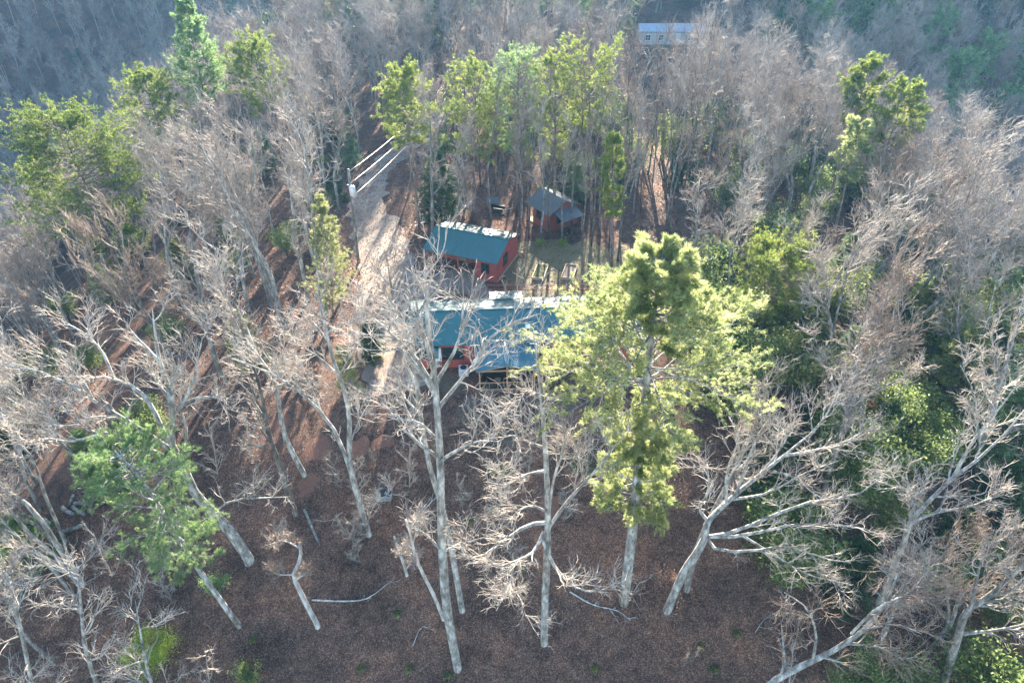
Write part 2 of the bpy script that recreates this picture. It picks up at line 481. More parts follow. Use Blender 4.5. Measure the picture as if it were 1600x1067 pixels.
def bare_geo(stems, h, g, twigs=4, dens=1.0, Kt=10, sides=8, limb_len=0.30, up=0.10, nl=11, t_low=0.38, fine=1.0, limbs=None, spread=(32, 62), r3=0.011, tipr=0.006, n2=6, n3=5, hb=None):
    """stems: list of (pts, rads). Returns (trunk Geo, crown Geo)."""
    tr = Geo(); cr = Geo()
    P0 = []; R0 = []
    for pts, rd in stems:
        p, r = resample(pts, rd, Kt); P0.append(p); R0.append(r)
    P0 = np.array(P0); R0 = np.array(R0)
    tr.tubes(P0, R0, sides, True)
    L1, Q1 = spawn(P0, R0, nl, t_low, 0.99, (h * limb_len * 0.7, h * limb_len * 1.25), spread, 8, up, 0.10, 0.55, 0.03, 0.012, 0.45, g)
    if limbs:
        A = []; B = []
        for pts, rd in limbs:
            p, r = resample(pts, rd, 8); A.append(p); B.append(r)
        A = np.array(A); B = np.array(B)
        tr.tubes(A, B, 6)
        n1 = len(L1)
        # side limbs off the drawn limbs
        Ls, Qs = spawn(A, B, 3, 0.30, 0.95, (h * limb_len * 0.30, h * limb_len * 0.65), (28, 58), 8, up, 0.17, 0.55, 0.022, 0.010, 0.45, g)[:2]
        tr.tubes(Ls, Qs, 4)
        L1 = np.concatenate([L1, A, Ls]); Q1 = np.concatenate([Q1, B, Qs])
        if n1: tr.tubes(L1[:n1], Q1[:n1], 5)
    else:
        tr.tubes(L1, Q1, 5)
    h = hb or h
    L2, Q2 = spawn(L1, Q1, n2, 0.18, 0.99, (h * 0.08, h * 0.17), (22, 52), 6, up * 0.9, 0.15, 0.55, r3 * 1.4, tipr * 1.1, 0.45, g)
    cr.tubes(L2, Q2, 4)
    L3, Q3 = spawn(L2, Q2, n3, 0.12, 1.0, (h * 0.045, h * 0.095), (22, 52), 4, up * 0.8, 0.19, 0.6, r3, tipr, 0.4, g)
    cr.tubes(L3, Q3, 3)
    L4, Q4 = spawn(L3, Q3, twigs, 0.1, 1.0, (h * 0.025 * fine, h * 0.055 * fine), (22, 55), 3, up * 0.7, 0.20, 0.7, r3 * 0.65, tipr * 0.8, 0.3, g)
    cr.tubes(L4, Q4, 3)
    return tr, cr

def tufts(pos, dirs, blades, length, width, g, cone=0.9, up=0.15):
    n = len(pos); m = n * blades
    p = np.repeat(pos, blades, 0); d = np.repeat(dirs, blades, 0)
    d = d + g.normal(size=(m, 3)) * cone; d[:, 2] += up
    d /= np.linalg.norm(d, axis=1, keepdims=True) + 1e-9
    L = length * (0.65 + 0.6 * g.random(m))[:, None]
    s = np.cross(d, g.normal(size=(m, 3))); s /= np.linalg.norm(s, axis=1, keepdims=True) + 1e-9
    s *= width * (0.7 + 0.6 * g.random(m))[:, None]
    p = p + g.normal(size=(m, 3)) * length * 0.12
    V = np.stack([p - s * 0.5, p + s * 0.5, p + d * L + s * 0.2], axis=1).reshape(-1, 3)
    return V, np.arange(3 * m), np.full(m, 3)
def leaves(pos, size, g, up=0.4):
    n = len(pos)
    nrm = g.normal(size=(n, 3)); nrm[:, 2] = np.abs(nrm[:, 2]) + up
    nrm /= np.linalg.norm(nrm, axis=1, keepdims=True)
    a = np.cross(nrm, g.normal(size=(n, 3))); a /= np.linalg.norm(a, axis=1, keepdims=True) + 1e-9
    b = np.cross(nrm, a)
    s = size * (0.6 + 0.8 * g.random(n))[:, None]
    V = np.stack([pos - a * s * 0.5, pos + b * s * 0.28 + nrm * s * 0.06, pos + a * s * 0.5, pos - b * s * 0.28 + nrm * s * 0.06], axis=1).reshape(-1, 3)
    return V, np.arange(4 * n), np.full(n, 4)

def pine_geo(stem, h, R, g, cb=0.35, whorls=26, per=5, sec=7, tuft=6, blades=10, bl=0.2, bw=0.03, prof='cone', el=(5, 35), droop=0.0, r_limb=0.05, gap=0.0, cone=0.75, bend=0.05, face=0.0):
    tr = Geo(); cr = Geo()
    p, r = resample(stem[0], stem[1], 14)
    P0 = p[None]; R0 = r[None]
    tr.tubes(P0, R0, 8, True)
    A = []
    for w in range(whorls):
        t = cb + (0.985 - cb) * (w + g.random() * 0.6) / whorls
        s = (t - cb) / (1 - cb)
        if prof == 'cone': k = (1 - s) ** 0.75 * (0.45 + 0.55 * min(1, s * 6)) + 0.05
        elif prof == 'round': k = math.sqrt(max(0.02, 1 - (2 * s - 0.85) ** 2 / 1.4)) * (0.75 if s < 0.15 else 1)
        elif prof == 'flat': k = 0.35 + 0.65 * math.sin(min(1, s * 1.05) * math.pi * 0.62) if s < 0.93 else 0.5
        else: k = prof(s)
        f = t * 13; i = min(int(f), 12); q = p[i] * (1 - (f - i)) + p[i + 1] * (f - i)
        off = g.random() * 6.28
        for j in range(per):
            if g.random() < gap: continue
            az = off + j * 2 * math.pi / per + g.normal() * 0.35
            e = math.radians(el[0] + (el[1] - el[0]) * s + g.normal() * 8)
            L = R * k * ((0.65 + 0.55 * g.random()) if not face else (0.78 + 0.30 * g.random()))
            if face and g.random() < face and math.sin(az) < -0.66: L *= 0.35
            pts = [q]; d = np.array([math.cos(az) * math.cos(e), math.sin(az) * math.cos(e), math.sin(e)])
            for m in range(5):
                d = d + g.normal(size=3) * 0.10; d[2] += bend - droop * (1 - s); d /= np.linalg.norm(d)
                pts.append(pts[-1] + d * L / 5)
            A.append(pts)
    A = np.array(A); B = r_limb * np.linspace(1, 0.15, 6)[None] * np.ones((len(A), 1))
    tr.tubes(A, B, 4)
    L2, Q2 = spawn(A, B, sec, 0.28, 1.0, (0, 0), (30, 60), 4, 0.04, 0.15, 0.5, 0.012, 0.006, 0.45, g, flat=0.6, lenpar=0.42)
    tr.tubes(L2, Q2, 3)
    # tufts along secondaries
    n = len(L2)
    tt = 0.25 + 0.75 * ((np.arange(tuft)[None] + g.random((n, tuft))) / tuft)
    f = tt * 3; i = np.minimum(f.astype(int), 2); w = (f - i)[..., None]
    rr = np.arange(n)[:, None]
    pos = (L2[rr, i] * (1 - w) + L2[rr, i + 1] * w).reshape(-1, 3)
    dr = (L2[rr, i + 1] - L2[rr, i]).reshape(-1, 3); dr /= np.linalg.norm(dr, axis=1, keepdims=True) + 1e-9
    pos = pos + g.normal(size=pos.shape) * bl * 0.35
    cr.put(*tufts(pos, dr, blades, bl, bw, g, cone))
    return tr, cr

def shrub_geo(h, R, g, nleaf=2600, size=0.12, stems=7, clump=26):
    tr = Geo(); cr = Geo()
    A = []
    for s in range(stems):
        az = g.random() * 6.28; q = R * (0.3 + 0.5 * g.random())
        A.append(resample([(0, 0, -0.1), (math.cos(az) * q * 0.4, math.sin(az) * q * 0.4, h * 0.45), (math.cos(az) * q, math.sin(az) * q, h * (0.7 + 0.25 * g.random()))], [0.045, 0.03, 0.01], 6)[0])
    A = np.array(A); B = np.linspace(0.04, 0.01, 6)[None] * np.ones((len(A), 1))
    tr.tubes(A, B, 5)
    L2, Q2 = spawn(A, B, 7, 0.25, 1.0, (h * 0.22, h * 0.4), (30, 70), 5, 0.06, 0.2, 0.6, 0.01, 0.005, 0.4, g)
    tr.tubes(L2, Q2, 3)
    c = L2[:, 2:].reshape(-1, 3)
    idx = g.integers(0, len(c), clump * 4)
    cc = c[idx]
    sc = (0.10 + 0.14 * g.random(len(cc))) * R
    k = g.integers(0, len(cc), nleaf)
    pos = cc[k] + g.normal(size=(nleaf, 3)) * sc[k][:, None] * np.array([1, 1, 0.7])
    pos[:, 2] = np.maximum(pos[:, 2], 0.05)
    cr.put(*leaves(pos, size, g, 0.1))
    return tr, cr

def add_tree(name, label, cat, loc, trg, crg, tm, cm, group=None, crown='crown'):
    t = thing(name, label, cat, loc, 0, group)
    obj('trunk', trg.mesh('trunk', M[tm]), t)
    if crg is not None and crg.n: obj(crown, crg.mesh(crown, M[cm], False), t)
    return t
def copy_tree(t, loc, rz, s, label=None, tilt=None, group=None):
    c = t.copy(); COL.objects.link(c)
    c.location = [float(v) for v in loc]
    c.rotation_euler = (tilt[0], tilt[1], rz) if tilt else (0, 0, rz); c.scale = (s, s, s)
    if label: c['label'] = label
    if group: c['group'] = group
    for ch in t.children:
        d = ch.copy(); COL.objects.link(d); d.parent = c
    return c

KIDS = {}
def on_z(px, py, z):
    d = ray(px, py); t = (z - H) / d[2]
    return np.array([d[0] * t, d[1] * t, z])

# ------------------------------------------------------------------ setting: ground, driveway, lawn
def axis(lo, hi, a, b, s, grow=1.12):
    c = list(np.arange(a, b + s * 0.5, s)); st = s
    while c[-1] < hi: st *= grow; c.append(c[-1] + st)
    st = s
    while c[0] > lo: st *= grow; c.insert(0, c[0] - st)
    return np.array(c)
gx = axis(-1100, 1100, -62, 62, 0.75); gy = axis(-500, 2000, 10, 150, 0.75)
X, Y = np.meshgrid(gx, gy)
Z = height(X, Y)
V = np.stack([X, Y, Z], -1).reshape(-1, 3)
nx, ny = len(gx), len(gy)
ii = np.arange(nx - 1)[None, :] + (np.arange(ny - 1) * nx)[:, None]
F = np.stack([ii, ii + 1, ii + 1 + nx, ii + nx], -1).reshape(-1, 4)
gm = mesh_from('ground', V, F.ravel(), np.full(len(F), 4), M['ground'], True)
def blobs(lst):
    f = np.zeros(len(V))
    for px, py, r in lst:
        c = ground(px, py)
        f = np.maximum(f, np.exp(-((V[:, 0] - c[0]) ** 2 + (V[:, 1] - c[1]) ** 2) / (1.0 * r * r)))
    return f
clay = blobs([(495, 700, 1.1), (560, 700, .9), (600, 690, .7), (440, 660, .8), (480, 755, .8), (640, 650, .7),
              (760, 640, .9), (800, 660, .7), (640, 395, 1.2), (655, 425, 1.2), (700, 440, 1.2), (590, 490, 1.0), (900, 740, .8), (860, 790, .8), (820, 690, .8)])
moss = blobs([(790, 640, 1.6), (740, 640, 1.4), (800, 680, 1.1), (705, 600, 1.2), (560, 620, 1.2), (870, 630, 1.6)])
for nm, arr in (('clay', clay), ('moss', moss)):
    a = gm.attributes.new(nm, 'FLOAT', 'POINT'); a.data.foreach_set('value', arr.astype(np.float32))
go = obj('ground', gm); go['kind'] = 'structure'

def ribbon(name, centre, widths, mat, lift, seed, rag=0.35, cross=14, step=0.3):
    g = np.random.default_rng(seed)
    c, w = resample(centre, widths, 200)
    d = np.r_[0, np.cumsum(np.linalg.norm(np.diff(c[:, :2], axis=0), axis=1))]
    n = int(d[-1] / step); s = np.linspace(0, d[-1], n)
    cx = np.interp(s, d, c[:, 0]); cy = np.interp(s, d, c[:, 1]); ww = np.interp(s, d, w)
    tx = np.gradient(cx); ty = np.gradient(cy); L = np.hypot(tx, ty); nxv, nyv = -ty / L, tx / L
    def rough():
        k = g.normal(size=n + 8); k = np.convolve(k, np.hanning(9) / 2.5, 'same')[4:4 + n]; return k * rag
    a = ww / 2 + rough(); b = ww / 2 + rough()
    u = np.linspace(0, 1, cross)
    off = -a[:, None] * (1 - u) + b[:, None] * u
    Xr = cx[:, None] + nxv[:, None] * off; Yr = cy[:, None] + nyv[:, None] * off
    Zr = height(Xr, Yr) + lift
    Vr = np.stack([Xr, Yr, Zr], -1).reshape(-1, 3)
    k = np.arange(cross - 1)[None] + (np.arange(n - 1) * cross)[:, None]
    Fr = np.stack([k, k + cross, k + cross + 1, k + 1], -1).reshape(-1, 4)
    o = obj(name, mesh_from(name, Vr, Fr.ravel(), np.full(len(Fr), 4), mat, True)); o['kind'] = 'structure'
    return o
def gp(lst): return [tuple(ground(a, b)[:2]) + (0,) for a, b in lst]
ribbon('driveway', gp([(760, 118), (700, 170), (650, 212), (612, 248), (578, 290), (580, 340), (596, 390), (606, 440), (606, 500), (608, 555), (622, 612)]),
       [3.6, 3.6, 3.8, 3.9, 3.9, 4.4, 6.0, 6.2, 5.0, 4.6, 4.8], M['gravel'], 0.03, 3, 0.5)
ribbon('parking_apron', gp([(600, 440), (660, 452), (715, 440), (765, 470)]), [4, 4, 4, 3.0], M['gravel'], 0.045, 8, 0.5)
ribbon('lawn', gp([(790, 420), (850, 421), (910, 421), (985, 424)]), [9.5, 12.0, 12.0, 10], M['lawn'], 0.03, 4, 0.5)

# ------------------------------------------------------------------ buildings
def rect_window(parent, cx, cz, w, h, y, axis='x', side=-1, fr='black', mull=True, name='window'):
    """window in a wall; axis x: wall runs along x at y; axis y: wall runs along y at x=y."""
    def bx(mb, u0, u1, z0, z1, d0, d1):
        if axis == 'x': return mb.box(u0, u1, min(y + side * d0, y + side * d1), max(y + side * d0, y + side * d1), z0, z1)
        return mb.box(min(y + side * d0, y + side * d1), max(y + side * d0, y + side * d1), u0, u1, z0, z1)
    f = MB(); t = 0.09
    x0, x1, z0, z1 = cx - w / 2, cx + w / 2, cz - h / 2, cz + h / 2
    bx(f, x0 - t, x1 + t, z1, z1 + t, 0.004, 0.07); bx(f, x0 - t, x1 + t, z0 - t, z0, 0.004, 0.09)
    bx(f, x0 - t, x0, z0, z1, 0.004, 0.07); bx(f, x1, x1 + t, z0, z1, 0.004, 0.07)
    if mull:
        bx(f, cx - 0.025, cx + 0.025, z0, z1, 0.004, 0.05)
        bx(f, x0, cx - 0.025, cz - 0.025, cz + 0.025, 0.004, 0.05); bx(f, cx + 0.025, x1, cz - 0.025, cz + 0.025, 0.004, 0.05)
    fo = f.build(name, M[fr], parent)
    g = MB(); bx(g, x0, x1, z0, z1, 0.002, 0.02); g.build('pane', M['glass'], fo)
    return fo

# main house
P = on_z(633, 542, 2.7)
house = thing('house', 'long red sided house with teal metal roof and screened front porch', 'house', (P[0], P[1], 0), math.radians(3))
HL, HD, ZE, ZR = 20.6, 6.7, 2.7, 3.97
b = MB()
x0, x1, y0, y1 = 0.35, HL - 0.35, 0.45, HD - 0.4
b.box(x0, x1, y0, y1, -0.4, 2.62)
for xx in (x0, x1 - 0.12):
    V_ = [(xx, y0, 2.6), (xx, y1, 2.6), (xx, HD / 2, ZR - 0.12), (xx + 0.12, y0, 2.6), (xx + 0.12, y1, 2.6), (xx + 0.12, HD / 2, ZR - 0.12)]
    b.add(V_, [(0, 1, 2), (5, 4, 3), (0, 3, 4, 1), (1, 4, 5, 2), (2, 5, 3, 0)])
b.build('wall', M['red'], house)
r = MB()
qf = [(0, 0, ZE), (HL, 0, ZE), (HL, HD / 2, ZR), (0, HD / 2, ZR)]
qb = [(HL, HD, ZE), (0, HD, ZE), (0, HD / 2 + 0.004, ZR), (HL, HD / 2 + 0.004, ZR)]
r.slab(qf, 0.07).ribs(qf, 0.305); r.slab(qb, 0.07).ribs(qb, 0.305)
r.beam((0, HD / 2, ZR + 0.03), (HL, HD / 2, ZR + 0.03), 0.3, 0.05)
roof = r.build('roof', M['roof_teal'], house)
v = MB(); vx, vy = 10.3, 1.15; vz = ZE + vy * 0.379
v.box(vx - 0.16, vx + 0.16, vy - 0.16, vy + 0.2, vz - 0.1, vz + 0.38)
v.add([(vx + a_ * .2, vy + b_ * .22, vz + .38 + (b_ > 0) * .06 + c_) for c_ in (0, .04) for a_, b_ in ((-1, -1), (1, -1), (1, 1), (-1, 1))],
      [(3, 2, 1, 0), (4, 5, 6, 7), (0, 1, 5, 4), (1, 2, 6, 5), (2, 3, 7, 6), (3, 0, 4, 7)])
vo = v.build('roof_vent', M['white'], roof)
MB().box(vx - 0.12, vx + 0.12, vy - 0.18, vy - 0.163, vz - .03, vz + 0.30).build('louvre', M['screen'], vo)
p_ = MB().tube([(6.2, 2.0, 3.3), (6.2, 2.0, 3.85)], 0.06); p_.build('vent_pipe', M['metal'], roof)
rr = MB(); q = [(10.2, HD + 1.25, 2.62), (7.2, HD + 1.25, 2.62), (7.2, HD - 0.5, 2.98), (10.2, HD - 0.5, 2.98)]
rr.slab(q, 0.05).ribs(q, 0.3); rr.build('rear_roof', M['roof_teal'], house)
for xx in (7.35, 10.05): MB().beam((xx, HD + 1.1, -0.3), (xx, HD + 1.1, 2.55), 0.12).build('rear_post', M['wood_dark'], house)
for cx, w_, h_, cz in ((1.15, 0.8, 1.0, 1.55), (3.9, 1.7, 1.15, 1.5), (11.75, 0.85, 1.05, 1.6), (14.2, 1.2, 1.1, 1.6), (17.4, 0.85, 1.05, 1.6)):
    rect_window(house, cx, cz, w_, h_, y0)
for cx in (3.0, 13.0, 16.5): rect_window(house, cx, 1.6, 0.9, 1.0, y1, side=1)
d = MB().box(2.0, 2.9, y0 - 0.06, y0 - 0.003, 0.1, 2.1).build('door', M['white'], house)
MB().box(2.76, 2.82, y0 - 0.12, y0 - 0.063, 1.0, 1.08).build('handle', M['black'], d)
aw = MB(); q = [(1.75, -0.95, 2.12), (2.75, -0.95, 2.12), (2.75, 0.4, 2.56), (1.75, 0.4, 2.56)]
aw.slab(q, 0.05).ribs(q, 0.25); aw.build('awning', M['roof_teal'], house)
# porch
px0, px1, pyf, pyb = 5.83, 10.87, -3.1, 0.38
pc = (px0 + px1) / 2
q1 = [(px0, pyb, 2.33), (px0, pyf, 2.33), (pc, pyf, 2.90), (pc, pyb + 0.05, 2.90)]
q2 = [(px1, pyf, 2.33), (px1, pyb, 2.33), (pc, pyb + 0.05, 2.90), (pc, pyf, 2.90)]
pr = MB(); pr.slab(q1, 0.05).ribs(q1, 0.23, 0.045, 0.04); pr.slab(q2, 0.05).ribs(q2, 0.23, 0.045, 0.04)
pr.beam((pc, pyf - 0.01, 2.93), (pc, pyb, 2.93), 0.34, 0.05)
pr.build('porch_roof', M['roof_blue'], house)
MB().box(px0 + 0.2, px1 - 0.2, pyf + 0.25, y0 - 0.01, -0.45, 0.12).build('porch_floor', M['floor_dark'], house)
for xx in (px0 + 0.28, pc, px1 - 0.28):
    MB().box(xx - 0.06, xx + 0.06, pyf + 0.20, pyf + 0.32, 0.122, 2.36 + (0.45 if xx == pc else 0)).build('porch_post', M['wood'], house)
for xx in (px0 + 0.28, px1 - 0.28):
    MB().box(xx - 0.05, xx + 0.05, -1.4, -1.3, 0.122, 2.3).build('porch_post', M['wood'], house)
bm_ = MB().beam((px0 + 0.1, pyf + 0.14, 2.26), (px1 - 0.1, pyf + 0.14, 2.26), 0.05, 0.14)
bm_.beam((px0 + 0.05, pyf + 0.08, 2.24), (pc, pyf + 0.08, 2.80), 0.04, 0.12).beam((px1 - 0.05, pyf + 0.08, 2.24), (pc, pyf + 0.08, 2.80), 0.04, 0.12)
bm_.build('gable_beam', M['wood'], house)
rl = MB()
for z in (0.98, 0.26):
    rl.beam((px0 + 0.34, pyf + 0.17, z), (pc - 0.06, pyf + 0.17, z), 0.05, 0.08).beam((pc + 0.06, pyf + 0.17, z), (px1 - 0.34, pyf + 0.17, z), 0.05, 0.08)
for k in (1, 2):
    for a, c in ((px0 + 0.34, pc - 0.06), (pc + 0.06, px1 - 0.34)):
        xx = a + (c - a) * k / 3; rl.beam((xx, pyf + 0.17, 0.3), (xx, pyf + 0.17, 0.94), 0.04)
rl.build('railing', M['wood'], house)
sc_ = MB().box(px0 + 0.3, px1 - 0.3, pyf + 0.335, pyf + 0.34, 0.14, 0.95)
sc_.box(px0 + 0.24, px0 + 0.245, pyf + 0.34, y0 - 0.1, 0.14, 2.25).box(px1 - 0.245, px1 - 0.24, pyf + 0.34, y0 - 0.1, 0.14, 2.25)
sc_.build('screen', M['screen'], house)
MB().box(px0 + 0.3, px1 - 0.3, y0 - 0.03, y0 - 0.008, 0.13, 2.25).build('dark_interior_sheet', M['screen'], house)  # dark sheet over the red wall, painting in the shade inside the porch
gt = MB().beam((px0 - 0.45, 0.0, 2.62), (px0 + 0.05, 0.0, 2.62), 0.09).beam((px0 - 0.06, 0.0, 2.6), (px0 - 0.06, -0.1, 1.5), 0.07)
gt.build('gutter', M['white'], house)
gt = MB().beam((px1 - 0.5, -0.03, 2.64), (px1 + 0.12, -0.03, 2.64), 0.09).beam((px1 + 0.1, -0.03, 2.62), (px1 + 0.1, -0.13, 0.9), 0.07)
gt.build('gutter', M['white'], house)
def in_house(x, y, z):
    c, s = math.cos(math.radians(3)), math.sin(math.radians(3)); return (P[0] + x * c - y * s, P[1] + x * s + y * c, z)
# things on the porch and by the wall
st = thing('stool', 'pale wooden stool standing on the dark screened porch', 'stool', in_house(pc - 0.75, pyf + 0.95, 0.122), math.radians(3))
MB().box(-0.24, 0.24, -0.2, 0.2, 0.5, 0.55).build('seat', M['wood_pale'], st)
for a, c in ((-0.2, -0.16), (0.2, -0.16), (0.2, 0.16), (-0.2, 0.16)): MB().beam((a, c, 0), (a * 0.9, c * 0.9, 0.5), 0.05).build('leg', M['wood_pale'], st)
bn = thing('bench', 'long pale plank bench running back along the porch floor', 'bench', in_house(pc + 0.55, pyf + 1.6, 0.122), math.radians(3))
MB().box(-0.17, 0.17, -1.0, 1.0, 0.42, 0.47).build('seat', M['wood_pale'], bn)
for c in (-0.85, 0.85): MB().box(-0.15, 0.15, c - 0.03, c + 0.03, 0, 0.42).build('leg', M['wood_pale'], bn)
ac = thing('air_conditioner', 'pale grey air conditioning unit outside the red front wall', 'air conditioner', in_house(4.75, -0.55, 0), math.radians(3))
MB().box(-0.4, 0.4, -0.35, 0.35, 0.0, 0.72).build('case', M['metal_paint'], ac)
MB().tube([(0, 0, 0.722), (0, 0, 0.76)], 0.28, 16).build('fan_grille', M['black'], ac)
for k in range(5): MB().box(-0.36, 0.36, -0.362, -0.352, 0.1 + k * 0.12, 0.15 + k * 0.12).build('louvre', M['metal'], ac)

# garden shed with open bay
A_ = on_z(660, 389, 2.4); B_ = on_z(777, 413, 2.4)
ang = math.atan2(B_[1] - A_[1], B_[0] - A_[0]); SL = math.hypot(B_[0] - A_[0], B_[1] - A_[1]); SD = 6.5
shed = thing('shed', 'red gabled shed with teal metal roof and an open front bay', 'shed', (A_[0], A_[1], 0), ang)
ze, zr = 2.4, 3.5
q1 = [(0, 0, ze), (SL, 0, ze), (SL, SD / 2, zr), (0, SD / 2, zr)]
q2 = [(SL, SD, ze), (0, SD, ze), (0, SD / 2 + .004, zr), (SL, SD / 2 + .004, zr)]
m = MB(); m.slab(q1, .06).ribs(q1, .305); m.slab(q2, .06).ribs(q2, .305); m.beam((0, SD / 2, zr + .03), (SL, SD / 2, zr + .03), .28, .05)
m.build('roof', M['roof_teal'], shed)
w = MB()
wx = SL * 0.70
a0, a1, b0, b1 = 0.25, SL - 0.2, 0.3, SD - 0.3
w.box(wx, a1, b0, 3.0, -.2, 2.36); w.box(a0, a1, 3.003, b1, -.2, 2.36)
for xx in (a0, a1 - .1):
    w.add([(xx, b0, 2.35), (xx, b1, 2.35), (xx, SD / 2, zr - .1), (xx + .1, b0, 2.35), (xx + .1, b1, 2.35), (xx + .1, SD / 2, zr - .1)], [(0, 1, 2), (5, 4, 3), (0, 3, 4, 1), (1, 4, 5, 2), (2, 5, 3, 0)])
w.build('wall', M['red'], shed)
MB().box(a0 + 0.05, a1 - 0.05, b0 + 0.02, b1 - .02, -.45, -.2).build('foundation', M['wood_dark'], shed)
rect_window(shed, (wx + a1) / 2 - .1, 1.45, .7, .95, b0)
rect_window(shed, 2.6, 1.5, 1.0, 1.1, a1, 'y', 1)
for xx in (a0 + .06, SL * .23, SL * .46): MB().box(xx - .06, xx + .06, b0, b0 + .12, -.2, 2.36).build('post', M['wood_red'], shed)
dr_ = MB().box(2.6, 3.5, 2.93, 2.998, 0, 2.0).build('door', M['wood'], shed); MB().box(3.35, 3.41, 2.88, 2.928, .95, 1.03).build('handle', M['black'], shed and dr_)
MB().box(a1 + 0.004, a1 + .06, b0 + .1, b1 - .1, -.2, .12).build('skirt_board', M['wood_pale'], shed)

# cabin in the pines
Rs = on_z(846.5, 292, 3.5); Re = on_z(885, 314, 3.5)
ang = math.atan2(Re[1] - Rs[1], Re[0] - Rs[0]); CL = math.hypot(Re[0] - Rs[0], Re[1] - Rs[1])
cab = thing('cabin', 'small rust red cabin with weathered grey metal roof among pine trunks', 'cabin', (Rs[0], Rs[1], 0), ang)
hw = 2.4
q1 = [(0, -hw, 2.3), (CL, -hw, 2.3), (CL, 0, 3.5), (0, 0, 3.5)]; q2 = [(CL, hw, 2.3), (0, hw, 2.3), (0, .004, 3.5), (CL, .004, 3.5)]
m = MB(); m.slab(q1, .06).ribs(q1, .3); m.slab(q2, .06).ribs(q2, .3); m.build('roof', M['roof_grey'], cab)
w = MB(); w.box(1.1, CL - .3, -hw + .35, hw - .35, -.2, 2.42)
w.add([(CL - .42, -hw + .35, 2.4), (CL - .42, hw - .35, 2.4), (CL - .42, 0, 3.38), (CL - .3, -hw + .35, 2.4), (CL - .3, hw - .35, 2.4), (CL - .3, 0, 3.38)], [(0, 1, 2), (5, 4, 3), (0, 3, 4, 1), (1, 4, 5, 2), (2, 5, 3, 0)])
w.build('wall', M['brick'], cab)
for yy in (-hw + .4, hw - .4): MB().box(.15, .27, yy - .06, yy + .06, -.2, 2.35).build('post', M['wood'], cab)
MB().box(0, 1.09, -hw + .3, hw - .3, -.15, .1).build('deck', M['wood'], cab)
q = [(CL + 1.5, -1.6, 1.95), (CL + 1.5, 1.4, 1.95), (CL - .25, 1.4, 2.5), (CL - .25, -1.6, 2.5)]
m = MB(); m.slab(q, .05).ribs(q, .3); m.build('lean_to_roof', M['roof_grey'], cab)
for yy in (-1.5, 1.3): MB().beam((CL + 1.35, yy, -.2), (CL + 1.35, yy, 1.92), .11).build('post', M['wood'], cab)
rect_window(cab, 2.2, 1.5, .7, .8, -hw + .35); rect_window(cab, -.6, 1.4, .7, .9, CL - .3, 'y', 1)

# far mobile home
a = ground(1000, 76); bq = ground(1100, 74)
Ym = (a[1] + bq[1]) / 2
A_ = on_y(998, 70, Ym); B_ = on_y(1100, 70, Ym); zb = hz((A_[0] + B_[0]) / 2, Ym)
ML = B_[0] - A_[0]
mh = thing('mobile_home', 'long pale single storey mobile home in the far woods', 'mobile home', (A_[0], Ym, zb))
MB().box(0, ML, 0, 4.2, .5, 2.9).build('wall', M['cream'], mh)
q1 = [(-.15, -.2, 2.9), (ML + .15, -.2, 2.9), (ML + .15, 2.1, 3.9), (-.15, 2.1, 3.9)]; q2 = [(ML + .15, 4.4, 2.9), (-.15, 4.4, 2.9), (-.15, 2.104, 3.9), (ML + .15, 2.104, 3.9)]
m = MB(); m.slab(q1, .08); m.slab(q2, .08); m.add([(0, 0, 2.9), (0, 4.2, 2.9), (0, 2.1, 3.8)], [(0, 2, 1)]); m.add([(ML, 0, 2.9), (ML, 4.2, 2.9), (ML, 2.1, 3.8)], [(0, 1, 2)])
m.build('roof', M['roof_home'], mh)
MB().box(.05, ML - .05, .05, 4.15, -.8, .5).build('skirting', M['wood_dark'], mh)
for f_ in (.13, .33, .78, .91): rect_window(mh, ML * f_, 1.8, .9, .9, 0, fr='white')
MB().box(ML * .55, ML * .55 + .95, -.06, -.004, .6, 2.6).build('door', M['white'], mh)
tp = ground(1096, 77)
tm_ = thing('tarpaulin', 'green tarpaulin over a small heap beside the far pale home', 'tarpaulin', tp)
g_ = np.random.default_rng(2); hm = MB()
ring = [[(math.cos(k * .785) * r_ * (1 + .15 * g_.random()), math.sin(k * .785) * r_ * (.8 + .2 * g_.random()), z_) for k in range(8)] for r_, z_ in ((1.1, -.1), (1.0, .5), (.5, .9), (.05, 1.0))]
VV = [p for r_ in ring for p in r_]; FF = [(i * 8 + k, i * 8 + (k + 1) % 8, i * 8 + 8 + (k + 1) % 8, i * 8 + 8 + k) for i in range(3) for k in range(8)]
hm.add(VV, FF); o_ = hm.build('cover', M['green_plastic'], tm_)

